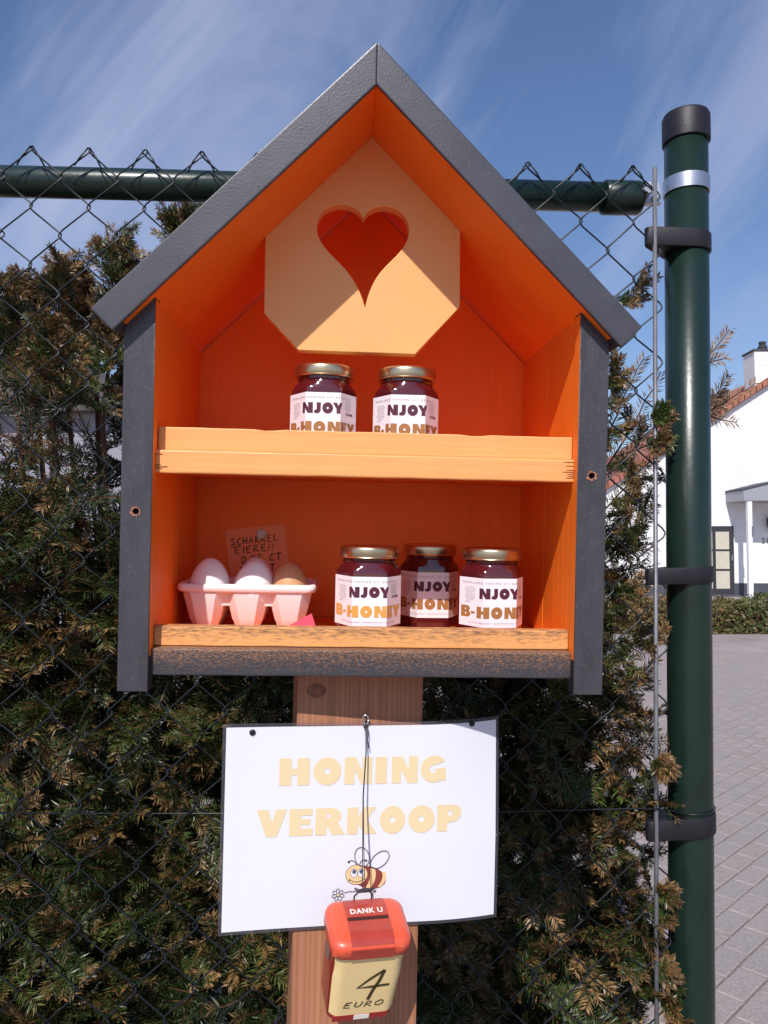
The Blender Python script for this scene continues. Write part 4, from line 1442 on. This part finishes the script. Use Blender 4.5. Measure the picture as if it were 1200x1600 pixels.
TIN = hm(TB.x, TB.y, TB.z) @ Matrix.Rotation(math.radians(11), 4, 'Z') @ Matrix.Rotation(math.radians(19), 4, 'X') @ Matrix.Rotation(math.radians(2.5), 4, 'Y')
tin = empty('money_tin', TIN, 'red and cream collection tin with coin slot hung on a wire', 'tin')
LW, LD = .0400, .0290          # half width, half depth of the lid
def tring(hx_, hy_, r, z, cy=-LD): return [(x, y + cy, z) for x, y in rrect(hx_, hy_, r, 8)]
lid = rings_mesh([tring(LW + .0005, LD + .0003, .014, -.0150), tring(LW + .0016, LD + .0012, .014, -.0142), tring(LW + .0016, LD + .0012, .014, -.0060), tring(LW + .0006, LD + .0005, .0135, -.0020),
                  tring(LW - .003, LD - .003, .0125, .0008), tring(LW - .006, LD - .0055, .012, .0018), tring(LW - .012, LD - .011, .009, .0026), tring(.004, .004, .002, .0034)])
lo = obj('lid', lid, TINRED, tin, smooth=True, angle=60)
# darker painted band over the lid, a coin slot, thank-you lettering
def lid_z(x, y):
    dx_, dy_ = max(abs(x) - (LW - .012), 0), max(abs(y + LD) - (LD - .011), 0)
    e = max(dx_, dy_)
    z = .0030 if e == 0 else .0026 - .0010 * (e / .006) if e < .006 else .0016 - .0012 * (e - .006) / .003 if e < .009 else .0004 - .0032 * (e - .009) / .003
    return z
bd = bmesh.new()
nx_, ny_ = 8, 20
grid = []
for i in range(ny_ + 1):
    y = -.0006 - (2 * LD - .0012) * i / ny_
    row = []
    for k in range(nx_ + 1):
        x = -.0225 + .0440 * k / nx_
        row.append(bd.verts.new((x, y, lid_z(x, y) + .0009)))
    grid.append(row)
for i in range(ny_):
    for k in range(nx_):
        f = bd.faces.new([grid[i][k], grid[i + 1][k], grid[i + 1][k + 1], grid[i][k + 1]]); f.smooth = True
band = bmart(bd, 'band', TINBAND, lo)
fb = box(-.0225, .0215, -2 * LD - .0018, -2 * LD - .00125, -.0146, -.0030, 0)
obj('band_front', fb, TINBAND, lo)
obj('slot', box(-.0218, .0208, -.0305, -.0278, .0025, .0046, .0003), INK, lo)
obj('slot_lip', box(-.0218, .0208, -.0277, -.0262, .0030, .0060, .0005), TINBAND, lo)
tx = text_mesh('DANK U', .0085, 1.1, .00022)
tx.transform(T((-.0006, -.0225, .0044)) @ Matrix.Rotation(-PI / 2, 4, 'X'))
bmart(tx, 'lettering', WHITEINK, lo)
# body, narrowing gently to the foot, cream front and red sides
BH = .0860
def bring(t, z, inset=0.0):
    wv = 1 - .10 * t - .035 * math.sin(PI * min(1, t * 3)) * (1 if t < .34 else 0)
    return tring((LW - .002) * wv - inset, (LD - .0018) * (1 - .03 * t) - inset, .011, z, -LD + .0 * t)
zs = [0, .08, .16, .25, .34, .5, .65, .8, .9, .97]
body = rings_mesh([bring(1.0, -.0150 - BH, .004)] + [bring(t, -.0150 - BH * t) for t in zs[::-1]])
bo = obj('body', body, TINDARK, tin, smooth=True, angle=60)
fr_ = bmesh.new()
rows = []
for t in np.linspace(0.02, .90, 14):
    wv = 1 - .10 * t - .035 * math.sin(PI * min(1, t * 3)) * (1 if t < .34 else 0)
    hw_ = (LW - .002) * wv; hd_ = (LD - .0018) * (1 - .03 * t)
    row = []
    for k in range(21):
        q = -1 + k / 10
        x = q * (hw_ - .0012)
        ex = max(0, abs(x) - (hw_ - .011))
        y = -LD - hd_ + (.011 - math.sqrt(max(0, .011 ** 2 - ex ** 2))) - .0006
        row.append(fr_.verts.new((x, y, -.0150 - BH * t)))
    rows.append(row)
for i in range(len(rows) - 1):
    for k in range(20):
        f = fr_.faces.new([rows[i][k], rows[i + 1][k], rows[i + 1][k + 1], rows[i][k + 1]]); f.smooth = True
panel = bmart(fr_, 'front_panel', CREAM, bo)
def tin_y(z):
    t = (-.0150 - z) / BH
    return -LD - (LD - .0018) * (1 - .03 * t) - .0009
def tin_art(bm):
    for v in bm.verts: v.co.y = tin_y(v.co.z) - .0001
    return bm
four = bmesh.new()
ribbon([(.0160, -.0345), (.0030, -.0445), (-.0095, -.0560), (.0050, -.0556), (.0235, -.0545)], .0030, four)
ribbon([(.0160, -.0345), (.0125, -.0480), (.0070, -.0610), (.0035, -.0730)], .0036, four)
bmart(tin_art(four), 'number', MARKER, panel)
eu = handwrite('EURO', -.0215, -.0820, .0090, .0068, .0014, slant=.25, gap=.20)
bmart(tin_art(eu), 'handwriting', MARKER, panel)
wt = box(-.0080, .0080, tin_y(-.0945) - .0004, tin_y(-.0945) + .001, -.0985, -.0925, 0)
obj('paper_label', wt, WHITEINK, bo)
ftr = box(-.0300, .0270, tin_y(-.0945) - .0001, tin_y(-.0945) + .001, -.0992, -.0922, 0)
obj('foot_stripe', ftr, mat('foot_red', (.30, .022, .018), .3), bo)
cl = box(-.0405, -.0388, -.0400, -.0290, -.0330, -.0125, .0006)
obj('clasp', cl, STEEL, bo)
# wire loop that holds the tin
obj('wire_loop', tube([(-.0090, -.0005, -.004), (-.0098, -.0010, .005), (-.0060, -.0010, .0105), (0, -.0008, .0125), (.0060, -.0010, .0105), (.0098, -.0010, .005), (.0090, -.0005, -.004)], .0009, 8), STRING, tin)
bw = tube([(-.0105, -.0012, .0155), (-.006, -.0020, .0125), (0, -.0022, .0135), (.006, -.0020, .0125), (.0105, -.0012, .0145)], [.0012, .0019, .0024, .0018, .0008], 8)
obj('wire_twist', bw, STRING, tin)

for o in list(S.objects):
    if o.type == 'MESH' and len(o.data.vertices) == 0:
        print('EMPTY MESH', o.name)
print('TRIS', sum(sum(len(p.vertices) - 2 for p in o.data.polygons) if len(o.data.polygons) < 20000 else len(o.data.polygons) * 2 for o in S.objects if o.type == 'MESH'))
